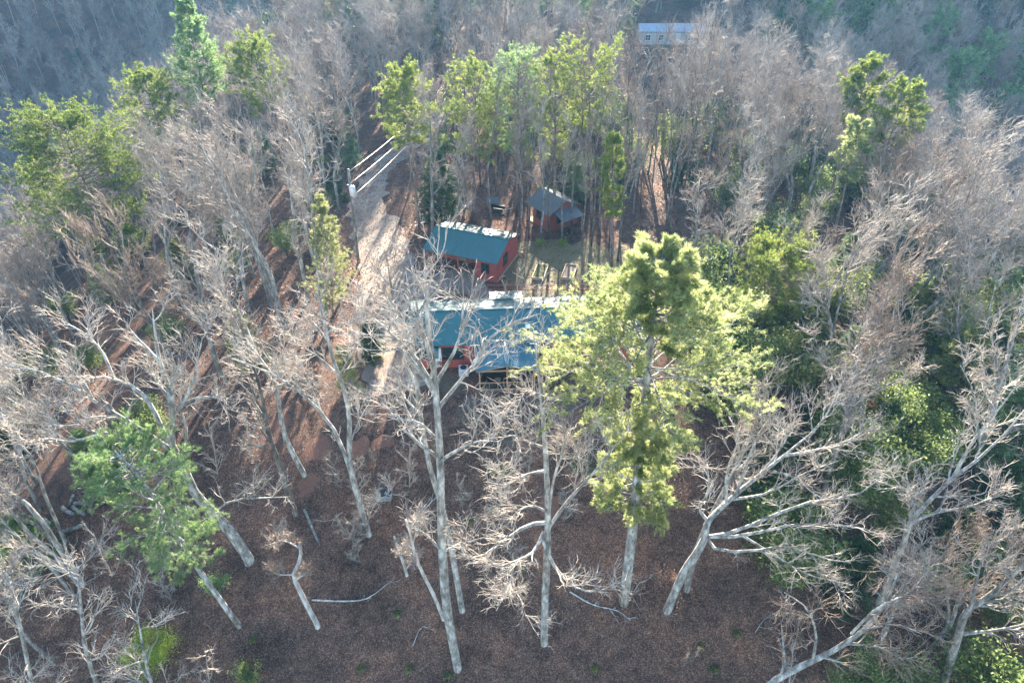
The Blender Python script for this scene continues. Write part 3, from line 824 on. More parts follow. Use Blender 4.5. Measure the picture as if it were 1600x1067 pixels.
# ------------------------------------------------------------------ small things
def box_frame(mb, pts, h, t):
    n = len(pts)
    for i in range(n):
        a = np.array(pts[i]); c = np.array(pts[(i + 1) % n]); mb.beam((*a, h / 2), (*c, h / 2), t, h)
for lab, cr_ in (('wooden raised bed full of green winter growth, nearer the red shed', [(840, 412), (857, 414), (849, 434.5), (831.5, 433.5)]),
                 ('wooden raised bed of bare dark soil, nearer the big pine', [(885, 412), (902, 414.5), (895, 434.5), (876.5, 433)])):
    w4 = [on_z(x_, y_, .3) for x_, y_ in cr_]; c = sum(w4) / 4
    t = thing('raised_bed', lab, 'raised bed', (c[0], c[1], 0), 0, 'raised garden beds')
    pts = [(p[0] - c[0], p[1] - c[1]) for p in w4]
    m = MB(); box_frame(m, pts, .34, .07); m.build('frame', M['wood_pale'], t)
    s_ = MB(); s_.add([(x_ * .97, y_ * .97, .22) for x_, y_ in pts[::-1]] + [(x_ * .97, y_ * .97, 0.02) for x_, y_ in pts[::-1]], [(0, 1, 2, 3), (0, 4, 5, 1), (1, 5, 6, 2), (2, 6, 7, 3), (3, 7, 4, 0)])
    s_.build('soil', M['soil'], t)
    g = np.random.default_rng(len(lab))
    n_ = 700
    if 'green' not in lab: continue
    u = g.random((n_, 2)); q = np.array([(1 - a_) * (1 - b_) * np.array(pts[0]) + a_ * (1 - b_) * np.array(pts[1]) + a_ * b_ * np.array(pts[2]) + (1 - a_) * b_ * np.array(pts[3]) for a_, b_ in u]) * .93
    ps = np.c_[q, .24 + .12 * g.random(n_)]
    G = Geo(); G.put(*leaves(ps, .10, g, .2)); obj('plants', G.mesh('plants', M['shrub'], False), t)

def rail_fence(label, pa, pb, hgt, mat, nspan, rails, group=None, z=True):
    L = math.hypot(pb[0] - pa[0], pb[1] - pa[1]); rz = math.atan2(pb[1] - pa[1], pb[0] - pa[0])
    t = thing('rail_fence', label, 'fence', (pa[0], pa[1], 0), rz, group)
    for i in range(nspan + 1):
        x_ = L * i / nspan; MB().box(x_ - .05, x_ + .05, -.05, .05, -.3, hgt - .05).build('post', M[mat], t)
    for zz in rails: MB().beam((0, -.08, zz), (L, -.08, zz), .05, .10).build('rail', M[mat], t)
    return t
fa = on_z(762, 445, 1.05); fb = on_z(1010, 445, 1.05)
rail_fence('long rust red rail fence along the near edge of the garden', fa, fb, 1.12, 'wood_red', 7, (1.05, .55))
fc = on_z(790, 446, 1.05)
rail_fence('short rust red gate panel between shed corner and house', fc, (fc[0] - .1, fc[1] - 1.6), 1.1, 'wood_red', 1, (1.02, .5))
ra = on_z(808, 466.5, .4); rb = on_z(1000, 463, .4)
t = thing('retaining_timber', 'low dark timber edging behind the house roof', 'edging', (ra[0], ra[1], 0), math.atan2(rb[1] - ra[1], rb[0] - ra[0]))
L = math.hypot(rb[0] - ra[0], rb[1] - ra[1])
for k in range(3): MB().box(0, L, -.08 - .01 * k, .08, k * .15, k * .15 + .14).build('board', M['wood_dark'], t)

def board(lab, a, b, z, w_=.18, mat='white'):
    A = on_z(a[0], a[1], z); B = on_z(b[0], b[1], z); c = (A + B) / 2
    t = thing('board', lab, 'board', (c[0], c[1], hz(c[0], c[1]))); zz = z - hz(c[0], c[1])
    d_ = (B - A) / 2; 
    o = MB().beam((-d_[0], -d_[1], zz), (d_[0], d_[1], zz), w_, .04); I = []; T_ = []
    for f in o.f: I += f; T_.append(len(f))
    t2 = obj('plank', mesh_from('plank', np.array(o.v), I, T_, M[mat]), t); return t
board('white board lying on leaves at the left behind the teal shed', (649, 353), (655, 350), .1)
board('white board nearer the tall pine trunk behind the teal shed', (658, 349), (663, 346.5), .1)
board('pale plank sticking out beyond the red shed corner', (809, 392), (818, 395), .3, .2, 'wood_pale')
board('thin grey plank leaning out behind the shed, pointing up at the pines', (812, 390), (821, 387), .4, .1, 'wood_pale')

def chair(lab, px, py, rz):
    p = ground(px, py)
    t = thing('garden_chair', lab, 'chair', p, rz, 'white chairs beside the cabin')
    MB().box(-.26, .26, -.25, .25, .4, .44).build('seat', M['white'], t)
    m = MB()
    for k in range(5): m.beam((-.22 + k * .11, .25, .44), (-.22 + k * .11, .36, .95), .07, .03)
    m.beam((-.26, .36, .96), (.26, .36, .96), .05); m.build('backrest', M['white'], t)
    for a, c in ((-.23, -.22), (.23, -.22), (.23, .22), (-.23, .22)): MB().beam((a, c, 0), (a, c, .4), .05).build('leg', M['white'], t)
    for a in (-.28, .28): MB().beam((a, -.25, .64), (a, .3, .66), .06, .04).beam((a, -.22, .44), (a, -.22, .62), .04).build('armrest', M['white'], t)
chair('white garden chair in front of the cabin, the one nearer the shed', 862, 359, .5)
chair('white garden chair in front of the cabin, the one nearer the raised beds', 869, 357, -.4)
p = ground(769, 323)
t = thing('kennel', 'tiny grey roofed kennel in the trees behind the teal shed', 'kennel', p, .2)
MB().box(-.6, .6, -.5, .5, 0, .8).build('wall', M['wood'], t)
q1 = [(-.8, -.75, .75), (.8, -.75, .75), (.8, 0, 1.25), (-.8, 0, 1.25)]; q2 = [(.8, .75, .75), (-.8, .75, .75), (-.8, .003, 1.25), (.8, .003, 1.25)]
m = MB(); m.slab(q1, .04).slab(q2, .04); m.build('roof', M['roof_grey'], t); MB().box(-.2, .2, -.53, -.504, 0.02, .55).build('doorway', M['black'], t)
p = ground(779, 331)
t = thing('cart', 'low dark two wheeled garden cart near the kennel', 'cart', p, -.3)
MB().box(-.7, .7, -.45, .45, .35, .4).box(-.7, .7, -.45, -.41, .4, .62).box(-.7, .7, .41, .45, .4, .62).build('bed', M['black'], t)
for s in (-1, 1): MB().tube([(0, s * .5, .28), (0, s * .56, .28)], .28, 14).build('wheel', M['black'], t)
MB().beam((.7, 0, .38), (1.5, 0, .6), .05).build('handle', M['metal'], t)

# fire pit
p = ground(601, 775)
t = thing('fire_pit', 'square concrete block fire pit with charred ash inside', 'fire pit', p, .05)
m = MB(); box_frame(m, [(-.5, -.42), (.5, -.42), (.5, .42), (-.5, .42)], .34, .16); m.box(-.42, .42, -.34, .34, 0.02, .1); m.build('block_ring', M['stone'], t)
MB().tube([(.12, .08, .1), (.12, .08, .36)], [.40, .40], 16).build('ash_bed', M['ash'], t)
m = MB(); m.add([(-.02, -.12, .365), (.28, -.12, .365), (.12, .16, .40), (.12, .0, .5)], [(0, 1, 2), (0, 1, 3), (1, 2, 3), (2, 0, 3)]); m.build('broken_slab', M['stone'], t)
m = MB(); m.add([(-.5, -.3, .36), (-.2, -.3, .36), (-.35, .05, .36), (-.36, -.12, .46)], [(0, 1, 2), (0, 1, 3), (1, 2, 3), (2, 0, 3)]); m.build('broken_slab', M['stone'], t)
for i, (x_, y_, s_) in enumerate(((584, 778, .07), (585, 774, .06), (597, 785, .07), (601, 786, .08), (595, 793, .09), (590, 814, .12), (1005, 702, .1))):
    p = ground(x_, y_); g = np.random.default_rng(i + 30)
    m = MB(); m.tube([(0, 0, -.03), (.01, 0, s_ * .5), (0, .01, s_)], [s_ * .9, s_ * (.9 + .2 * g.random()), s_ * .3], 7)
    labs = ['small pale stone left of the fire pit, lower one', 'small pale stone left of the fire pit, upper one', 'small stone directly in front of the fire pit, on the left', 'white stone directly in front of the fire pit, on the right', 'orange brick chip in front of the fire pit', 'pale stone by itself down the slope from the fire pit', 'pale stone beside the tall pine']
    t = thing('stone', labs[i], 'stone', p, g.random() * 3, 'loose stones', m.data('stone', M['stone' if i != 4 else 'brick']))
p = ground(778, 700)
t = thing('stake', 'short white stake standing on the slope below the porch', 'stake', p, 0, None, MB().box(-.04, .04, -.03, .03, -.1, .75).data('stake', M['white']))
# made-up drum form standing in for a bluish glint
p = ground(1042, 632)
t = thing('blue_glint', 'small pale blue drum added for a bluish glint behind the tall pine', 'blue_glint', p, 0, None, MB().tube([(0, 0, 0), (0, 0, .5), (0, 0, .52)], [.45, .55, .5], 14).data('blue_glint', M['glint_blue']))

# cut logs
def log(lab, a, b, r0, grp, mat='dead', taper=.85):
    A = ground(*a); B = ground(*b); A = A + [0, 0, r0 * .8]; B = B + [0, 0, r0 * .8]; c = (A + B) / 2
    g = np.random.default_rng(int(a[0])); mid = c + g.normal(size=3) * .04
    pts, rr_ = resample([A - c, mid - c, B - c], [r0, r0 * .97, r0 * taper], 8)
    G = Geo(); G.tubes(pts[None], rr_[None] * (1 + .05 * g.normal(size=(1, 8))), 9, True)
    return thing('log', lab, 'log', c, 0, grp, G.mesh('log', M['bark'], False))
for lab, a, b, r_ in (('upright-leaning pale cut log at the back of the log pile', (110, 790), (116, 774), .14),
                      ('cut log at the back right of the log pile', (117, 788), (143, 786), .16),
                      ('short cut log in the middle of the pile, on the left', (98, 795), (117, 805), .17),
                      ('short cut log in the middle of the pile, on the right', (115, 793), (133, 805), .16),
                      ('longest split log at the front of the pile', (98, 833), (138, 820), .17),
                      ('dark cut log at the left end of the pile', (70, 812), (82, 822), .16)):
    log(lab, a, b, r_, 'cut logs on the slope')
log('thin grey log lying beside the dark trunk on the slope', (476, 797), (498, 848), .10, 'fallen logs')

# utility poles, transformer and wires
p = ground(560, 411); Yp = p[1]
tops = [on_y(544, 269, Yp), on_y(544, 289, Yp), on_y(548.5, 309, Yp)]
pole = thing('utility_pole', 'wooden utility pole with grey transformer beside the driveway', 'utility pole', p, 0, 'utility poles')
tp = tops[0] - p + np.array([.05, 0, .3])
MB().tube([(0, 0, -.5), tuple(tp * .5), tuple(tp)], [.17, .145, .12], 10).build('pole', M['bark'], pole, True)
tc = on_y(550.5, 298, Yp - .2) - p
tr_ = MB().tube([tuple(tc + [0, 0, -.55]), tuple(tc + [0, 0, -.5]), tuple(tc + [0, 0, .42]), tuple(tc + [0, 0, .5])], [.24, .30, .30, .2], 14).build('transformer', M['metal_paint'], pole, True)
MB().tube([tuple(tc + [.08, 0, .5]), tuple(tc + [.08, 0, .8])], [.05, .04], 8).build('bushing', M['black'], tr_)
MB().beam(tuple(tops[1] - p + [-.1, 0, 0]), tuple(tops[1] - p + [.25, -.1, 0]), .08).build('bracket', M['metal'], pole)
p2 = np.array([on_y(706, 140, 118)[0], 118.0, 0]); p2[2] = hz(p2[0], 118)
ends = [on_y(700, 124, 118), on_y(705, 133, 118), on_y(708, 139, 118)]
pole2 = thing('utility_pole', 'far wooden utility pole among trees where the wires end', 'utility pole', p2, 0, 'utility poles')
MB().tube([(0, 0, -.5), tuple(ends[0] - p2 + [0, 0, .4])], [.17, .12], 10).build('pole', M['bark'], pole2, True)
MB().beam(tuple(ends[1] - p2 + [-.2, 0, 0]), tuple(ends[1] - p2 + [.3, 0, 0]), .1).build('bracket', M['metal'], pole2)
for k, nm in enumerate(('topmost', 'middle', 'lowest')):
    a, c = tops[k], ends[k]
    pts = [a * (1 - s) + c * s - np.array([0, 0, .9 * 4 * s * (1 - s)]) - a for s in np.linspace(0, 1, 15)]
    MBt = MB().tube(pts, .024, 6)
    thing('power_line', nm + ' of the three wires running off from the transformer pole', 'wire', a, 0, 'power lines', MBt.data('power_line', M['wire'], True))

# ------------------------------------------------------------------ individual trees seen in front
def hero(label, base, trunk, r0, limbs=(), seed=1, h=None, mats=('bark_pale', 'twig_pale'), extra=(), rtop=.25, name='bare_tree', group=None, dbase=None, **kw):
    """trunk: [(px,py,dY)...] above base; limbs: [(dY_end, r, [(px,py)...])]"""
    p = ground(*base) if dbase is None else np.array([*dbase, hz(*dbase)])
    Yb = p[1]
    def pt(x_, y_, dy): return on_y(x_, y_, Yb + dy) - p
    tp = [np.array([0, 0, -.25])] + [pt(*q) for q in trunk]
    tp.insert(1, tp[0] * .65 + tp[1] * .35 * min(1.0, 1.0 / max(.3, np.linalg.norm(tp[1]))) + np.array([0, 0, .12]))
    if h is None: h = tp[-1][2]
    rl_ = list(np.linspace(r0, r0 * rtop, len(tp)))
    rl_ = [r0 * 1.45, r0 * 1.02] + list(np.linspace(r0, r0 * rtop, len(tp) - 2))
    if name == 'bare_tree': rl_[-1] = .012; tp[-1] = tp[-1] + (tp[-1] - tp[-2]) * .35
    stems = [(tp, rl_)]
    for ex in extra:
        ep = [np.array([ex[1], 0, -.25])] + [pt(*q) for q in ex[2]]
        stems.append((ep, list(np.linspace(ex[0], ex[0] * rtop, len(ep) - 1)) + [.012]))
    LL = []
    for dY, r_, pts in limbs:
        n = len(pts)
        # depth where the limb leaves the trunk
        zs = [q[1] for q in [(0, base[1])] + [(q[0], q[1]) for q in trunk]][::-1]
        dys = [0] + [q[2] for q in trunk]
        d0 = np.interp(-pts[0][1], [-base[1]] + [-q[1] for q in trunk], dys)
        LL.append(([pt(x_, y_, d0 + (dY - d0) * i / (n - 1)) for i, (x_, y_) in enumerate(pts)], list(np.linspace(r_, r_ * .22, n))))
    g = np.random.default_rng(seed)
    tg, cg = bare_geo(stems, h, g, limbs=LL or None, **kw)
    return add_tree(name, label, 'tree', p, tg, cg, *mats, group=group)

FINE = dict(r3=.0085, tipr=.004, n2=5, n3=4, hb=13)
hero('tall pale forked tree standing in front of the left half of the house', (715, 1043),
     [(698, 950, 0), (692, 870, 0), (689, 800, .2), (688, 720, .4), (683, 640, .6), (677, 570, .8), (668, 500, 1.0), (664, 420, 1.2)], .27,
     [(-1, .12, [(680, 610), (650, 560), (618, 528), (585, 498)]), (-1.5, .11, [(676, 575), (668, 540), (655, 500), (648, 450)]),
      (1, .11, [(683, 640), (715, 600), (745, 565), (775, 545)]), (2, .10, [(680, 600), (712, 545), (722, 500), (724, 460)]),
      (-1, .10, [(681, 620), (660, 585), (630, 550), (612, 545)]), (1.5, .09, [(740, 568), (765, 530), (800, 505), (845, 490)]),
      (-2, .10, [(688, 720), (712, 705), (745, 690), (780, 690)]), (2, .08, [(686, 690), (655, 660), (625, 655), (605, 640)]),
      (-2, .09, [(690, 860), (665, 835), (640, 820)]), (-2, .08, [(691, 862), (720, 850), (748, 842), (770, 836)])],
     seed=3, h=26, nl=3, t_low=.55, limb_len=.16, twigs=3, Kt=20, **{**FINE, 'n2': 4, 'n3': 3})
hero('slender grey tree just behind the tall forked one', (722, 953),
     [(712, 895, 0), (702, 840, 0), (690, 790, .3), (674, 740, .5), (662, 680, .6), (652, 610, .8), (646, 550, 1), (640, 480, 1), (636, 440, 1)], .2,
     [(2, .08, [(650, 600), (632, 560), (628, 520)]), (1, .08, [(660, 670), (640, 650), (622, 600)])],
     seed=4, h=22, nl=5, t_low=.5, limb_len=.16, twigs=3, Kt=18, **{**FINE, 'n2': 4, 'n3': 3})
hero('pale crooked tree with a low left fork beside the bare clay', (577, 835),
     [(560, 780, 0), (547, 730, 0), (546, 680, .2), (545, 645, .3), (536, 605, .4), (520, 560, .5), (508, 510, .6), (500, 470, .8), (496, 430, .8)], .2,
     [(-1, .14, [(553, 752), (535, 700), (515, 660), (480, 622), (440, 592), (395, 572), (362, 560)]), (.5, .09, [(500, 640), (488, 610), (478, 580)]),
      (.5, .08, [(522, 580), (500, 560), (478, 545), (455, 530)]), (.5, .07, [(548, 690), (562, 655), (580, 625)]), (-1, .08, [(512, 520), (540, 505), (570, 500)]),
      (-1, .07, [(480, 622), (462, 600), (430, 575), (410, 548)]), (.5, .06, [(575, 830), (577, 808), (592, 780), (615, 772)])],
     seed=5, h=16, nl=4, t_low=.55, limb_len=.2, twigs=3, Kt=20, **FINE)
hero('straight pale tree with long drooping side limbs, left of the tall pine', (850, 1005),
     [(852, 930, 0), (855, 860, 0), (856, 800, .1), (854, 740, .3), (850, 670, .4), (844, 600, .6), (836, 540, .8)], .23,
     [(-2, .11, [(857, 825), (885, 785), (915, 752), (945, 718), (965, 690)]), (0, .09, [(856, 812), (866, 745), (880, 705), (884, 650)]),
      (-2.5, .12, [(856, 816), (825, 820), (800, 836), (772, 855), (745, 872), (715, 862)]), (-3, .11, [(850, 830), (835, 860), (815, 872), (778, 884), (750, 868)]),
      (-3, .11, [(846, 836), (858, 870), (880, 902), (905, 920), (935, 924), (968, 905)]), (-3.5, .06, [(805, 878), (797, 915), (812, 932), (822, 965)]),
      (-3.5, .05, [(797, 915), (785, 935), (775, 955)]), (-2, .09, [(853, 735), (820, 742), (790, 758), (760, 752)]), (-1, .08, [(852, 700), (825, 690), (800, 680), (778, 690)]),
      (0, .07, [(913, 754), (905, 720), (900, 695)]), (-2, .09, [(856, 800), (830, 790), (800, 800), (770, 790)]), (-1, .07, [(846, 620), (825, 610), (812, 625)])],
     seed=6, h=17, nl=3, t_low=.7, limb_len=.12, twigs=3, Kt=20, **FINE)
hero('leaning pale tree fanning out to the right of the tall pine', (1043, 952),
     [(1068, 895, 0), (1090, 862, 0), (1102, 838, 0), (1106, 815, 0), (1135, 785, 1), (1180, 747, 2), (1230, 708, 3), (1275, 670, 4)], .27,
     [(-1, .13, [(1108, 838), (1150, 830), (1210, 804), (1277, 781), (1330, 777), (1378, 745)]), (-2, .12, [(1108, 838), (1161, 837), (1225, 822), (1270, 819), (1335, 822), (1385, 840)]),
      (-3, .11, [(1106, 842), (1124, 860), (1180, 860), (1232, 852), (1281, 871), (1330, 879)]), (-3, .09, [(1161, 837), (1210, 867), (1262, 897), (1330, 913)]),
      (0, .11, [(1104, 812), (1092, 792), (1107, 770), (1105, 732), (1088, 712)]), (3, .11, [(1135, 785), (1136, 740), (1150, 700), (1160, 660)]),
      (3, .10, [(1150, 772), (1170, 715), (1190, 670), (1215, 640)]), (1, .09, [(1200, 735), (1240, 745), (1270, 770), (1300, 785)]), (4, .10, [(1225, 712), (1265, 705), (1320, 690), (1370, 660)]),
      (5, .09, [(1262, 684), (1290, 650), (1310, 610)]), (2, .09, [(1145, 780), (1200, 770), (1255, 740), (1310, 720)]), (3, .08, [(1180, 750), (1220, 700), (1245, 650)])],
     seed=7, h=17, nl=3, t_low=.6, limb_len=.2, twigs=3, Kt=20, **FINE)
hero('darker tree close behind the leaning pale one', (1073, 920),
     [(1082, 880, 0), (1100, 830, 0), (1130, 770, 1), (1160, 710, 1.5), (1180, 650, 2), (1190, 600, 2)], .22, seed=8, h=18, nl=9, t_low=.5, limb_len=.2, twigs=3, mats=('bark', 'twig'), **FINE)
hero('thick mossy many limbed tree above the leaning pine', (390, 875),
     [(362, 833, 0), (332, 800, 0), (306, 772, 0), (292, 742, 0), (278, 712, 0), (268, 690, 0), (270, 645, .4), (262, 600, .6), (248, 560, .8), (240, 500, 1)], .34,
     [(-1, .17, [(264, 700), (236, 681), (191, 652), (147, 627), (121, 608), (70, 582), (0, 570)]), (1, .16, [(262, 690), (236, 633), (217, 611), (178, 592), (147, 589), (112, 601)]),
      (-2, .15, [(270, 720), (240, 704), (204, 691), (159, 678), (127, 665), (118, 640)]), (1, .12, [(274, 645), (293, 627), (320, 620), (345, 622)]), (1, .11, [(285, 632), (300, 600), (308, 565), (318, 520)]),
      (1, .11, [(280, 712), (292, 680), (284, 640), (280, 610)]), (-2, .10, [(335, 803), (350, 788), (375, 780), (402, 778), (455, 776)]), (2, .12, [(268, 650), (262, 620), (240, 590), (225, 545)]),
      (-2, .09, [(191, 652), (150, 655), (110, 665), (60, 660)]), (-2, .09, [(159, 678), (110, 690), (70, 685), (40, 700)]), (1, .09, [(147, 627), (125, 590), (90, 565), (50, 545)]), (2, .09, [(178, 592), (160, 550), (130, 520), (95, 500)])],
     seed=9, h=19, nl=4, t_low=.72, limb_len=.22, twigs=3, Kt=22, **FINE)
hero('clump of three curved grey stems at the left edge of the picture', (130, 912),
     [(108, 880, 0), (82, 840, 0), (55, 800, 0), (20, 772, .3), (-40, 740, .5), (-110, 690, 1), (-170, 620, 1)], .2, seed=10, h=17, nl=7, t_low=.5, limb_len=.2,
     extra=[(.2, -.3, [(90, 872, 0), (50, 838, 0), (8, 790, 0), (-60, 730, 0), (-120, 640, 0)]), (.19, .1, [(85, 880, 0), (45, 858, -.2), (0, 845, -.4), (-60, 800, -1), (-140, 740, -2)])], **FINE)
hero('thin grey tree left of the log pile, curving left at its top', (103, 872),
     [(100, 838, 0), (78, 795, 0), (64, 755, 0), (52, 718, 0), (32, 695, 0), (8, 665, 0), (-10, 600, .5)], .13, seed=12, h=12, nl=7, t_low=.5, limb_len=.22, **FINE)
hero('broken pale snag with two stubs on the open slope', (497, 978),
     [(482, 950, 0), (465, 915, 0), (459, 897, 0), (470, 872, 0), (468, 848, 0)], .17, [(0, .09, [(462, 905), (474, 897), (481, 887)]), (0, .05, [(460, 898), (435, 897), (420, 890)]), (0, .05, [(466, 855), (445, 845), (425, 850)])],
     seed=13, h=6, nl=1, t_low=.5, limb_len=.12, twigs=3, dens=.6, mats=('dead', 'twig_brown'), name='dead_snag', rtop=.55)
hero('leaning dead stem with broken top beside the tall forked tree', (693, 967),
     [(678, 930, 0), (660, 895, 0), (648, 865, 0), (640, 830, 0), (634, 812, 0)], .12, [(0, .06, [(655, 885), (646, 872), (632, 862)]), (0, .05, [(645, 850), (652, 825), (655, 812)])],
     seed=14, h=6, nl=2, t_low=.5, limb_len=.2, twigs=3, dens=.6, mats=('dead', 'twig'), name='dead_snag', rtop=.5)
hero('short broken grey stub left of the leaning dead stem', (636, 898), [(630, 878, 0), (621, 855, 0), (616, 838, 0)], .11, [(0, .06, [(634, 890), (642, 878), (655, 870)])],
     seed=15, h=3, nl=1, t_low=.6, limb_len=.15, twigs=2, dens=.5, mats=('dead', 'twig'), name='dead_snag', rtop=.6)
MIDT = [
 ('tall grey trunk rising out of the sunny leaves left of the pole', (448, 512), [(425, 455, 0), (402, 395, 0), (380, 335, 0), (355, 285, 0), (330, 250, .5), (300, 225, 1)], .24, [(0, .12, [(380, 335), (395, 290), (398, 250), (390, 210)]), (0, .1, [(345, 275), (320, 262), (290, 235), (275, 225)]), (0, .1, [(360, 290), (340, 240), (335, 200), (320, 170)])]),
 ('grey trunk just behind the tall one left of the pole', (425, 480), [(410, 430, 0), (395, 390, 0), (383, 370, 0), (375, 300, 0), (360, 240, 0)], .2, []),
 ('grey tree with a clean trunk at the edge of the left woods', (346, 587), [(332, 545, 0), (318, 490, 0), (308, 440, 0), (300, 380, .5), (290, 320, .5)], .22, []),
 ('pale tree with a bent trunk left of the clay patch', (476, 742), [(448, 690, 0), (438, 650, 0), (432, 600, 0), (405, 560, 0), (375, 520, 0), (358, 480, 0), (345, 430, .5), (335, 390, .5)], .19, [(0, .1, [(360, 490), (345, 460), (325, 440)]), (0, .09, [(425, 590), (450, 550), (465, 500)])]),
 ('dark ivy-blackened trunk left of the clay patch', (462, 803), [(448, 765, 0), (434, 720, 0), (424, 690, 0), (415, 650, 0), (405, 600, 0), (385, 540, .5), (370, 480, .5)], .2, []),
 ('slim grey trunk left of the dark one on the slope', (405, 650), [(395, 610, 0), (384, 575, 0), (372, 520, 0), (360, 460, 0)], .11, []),
 ('left of two close grey trunks beside the pale young pine', (482, 470), [(472, 420, 0), (462, 365, 0), (455, 310, 0), (448, 250, 0)], .2, []),
 ('right of two close grey trunks beside the pale young pine', (510, 490), [(502, 440, 0), (494, 385, 0), (487, 320, 0), (480, 260, 0), (470, 200, 0)], .22, []),
 ('grey tree beside the gravel at the left corner of the house', (646, 640), [(640, 590, 0), (628, 540, 0), (618, 490, 0), (610, 440, 0), (604, 400, 0)], .16, []),
 ('straight grey tree behind the left end of the teal shed', (676, 372), [(675, 320, 0), (674, 260, 0), (672, 200, 0), (670, 160, 0)], .17, []),
 ('grey tree behind the middle of the teal shed', (718, 362), [(717, 320, 0), (717, 270, 0), (718, 220, 0)], .13, []),
 ('brown barked leaning tree on the right slope above the shrubs', (1388, 522), [(1405, 480, 0), (1425, 440, 0), (1442, 400, 0), (1460, 360, .5), (1490, 310, 1), (1520, 250, 1)], .27, [(0, .12, [(1425, 440), (1470, 425), (1510, 415), (1550, 410)]), (0, .12, [(1442, 400), (1480, 370), (1530, 355), (1590, 340)])]),
 ('many stemmed pale tree at the right edge of the woods', (1528, 745), [(1530, 700, 0), (1545, 660, 0), (1562, 600, .5), (1580, 540, 1), (1595, 480, 1)], .24, [(0, .13, [(1530, 705), (1560, 690), (1600, 650), (1640, 620)]), (0, .13, [(1530, 690), (1525, 650), (1520, 610), (1500, 570)]), (0, .12, [(1532, 712), (1570, 705), (1620, 690), (1660, 660)]), (1, .12, [(1545, 660), (1555, 610), (1553, 560), (1550, 520)])]),
 ('pale tree growing out of evergreen shrubs right of the leaning tree', (1350, 985), [(1382, 925, 0), (1398, 880, 0), (1412, 850, 0), (1420, 820, 0), (1445, 790, .5), (1490, 745, 1), (1550, 700, 2), (1600, 640, 2)], .2, [(0, .1, [(1418, 830), (1425, 790), (1422, 765), (1415, 740)]), (0, .1, [(1425, 815), (1465, 800), (1520, 790), (1575, 765)]), (1, .1, [(1490, 745), (1520, 690), (1560, 640), (1590, 600)])]),
 ('smooth grey tree at the lower right corner, leaning right', (1470, 1085), [(1495, 1000, 0), (1510, 955, 0), (1540, 935, 0), (1580, 900, 0), (1630, 850, 0), (1700, 780, 1)], .22, [(0, .11, [(1516, 950), (1525, 910), (1535, 870), (1560, 845)]), (0, .11, [(1500, 990), (1550, 985), (1600, 975), (1650, 960)])]),
 ('grey tree in the brush between tall pine and right woods', (1282, 790), [(1300, 720, 0), (1320, 660, 0), (1330, 600, .5), (1340, 540, 1)], .2, []),
 ('pale low forked tree in the brush above the leaning tree', (1318, 690), [(1322, 640, 0), (1335, 590, 0), (1350, 530, 1), (1355, 480, 1)], .2, [(0, .11, [(1322, 640), (1370, 610), (1410, 590), (1440, 570)]), (0, .11, [(1322, 640), (1300, 600), (1285, 560), (1270, 520)])]),
 ('bare tree whose twigs show above the big pine', (1075, 480), [(1082, 430, 0), (1088, 380, 0), (1090, 330, 0), (1092, 280, 0)], .16, []),
 ('thin tree on the sunny bank right of the driveway', (640, 300), [(642, 270, 0), (640, 230, 0), (638, 190, 0)], .09, []),
]
for i, (lab, base, tk, r_, lb) in enumerate(MIDT):
    hgt = None
    hero(lab, base, tk, r_, lb, seed=50 + i, nl=7 if (lb or r_ < .12 or 'gravel' in lab) else 12, t_low=.42, limb_len=.22 if r_ > .12 else .26, twigs=3, Kt=14, n2=5, n3=4, hb=13, r3=.012, tipr=.007,
         mats=('bark_dark', 'twig') if 'dark' in lab else (('bark_pine', 'twig') if 'brown' in lab else (('bark_pale', 'twig_pale') if 'pale' in lab else ('bark', 'twig'))))

# near crowns whose trunks stand below the frame
hero('big pale branching crown reaching in at the bottom right', (1130, 1130), [(1215, 1060, 0), (1270, 1032, .3), (1330, 1000, .6), (1380, 950, 1), (1400, 900, 1)], .2,
     [(0, .09, [(1270, 1032), (1275, 990), (1260, 950), (1225, 925)]), (0, .09, [(1300, 1015), (1350, 985), (1400, 975), (1440, 990)]), (-1, .08, [(1320, 1005), (1370, 1010), (1410, 1030)]), (1, .08, [(1330, 990), (1370, 950), (1420, 930), (1460, 945)]), (1, .08, [(1380, 950), (1420, 925), (1450, 890)])],
     seed=90, h=11, nl=5, t_low=.3, limb_len=.28, twigs=3, up=.02, mats=('bark_pale', 'twig_brown'), **FINE)
for i, (b_, tk, lab) in enumerate([((60, 1120), [(40, 1020, 0), (20, 930, .5), (5, 880, 1)], 'low pale bushy tree in the bottom left corner, leftmost'),
                                   ((170, 1120), [(135, 1020, 0), (125, 930, .3), (120, 890, 1)], 'low pale bushy tree at the bottom left, next to the bright shrub'),
                                   ((260, 1150), [(240, 1080, 0), (225, 1020, .3), (215, 960, 1)], 'low twiggy tree below the bright shrub')]):
    hero(lab, b_, tk, .11, seed=95 + i, h=8.5, nl=13, t_low=.2, limb_len=.36, twigs=3, up=.05, spread=(40, 75), mats=('bark_pale', 'twig_pale'), **FINE)
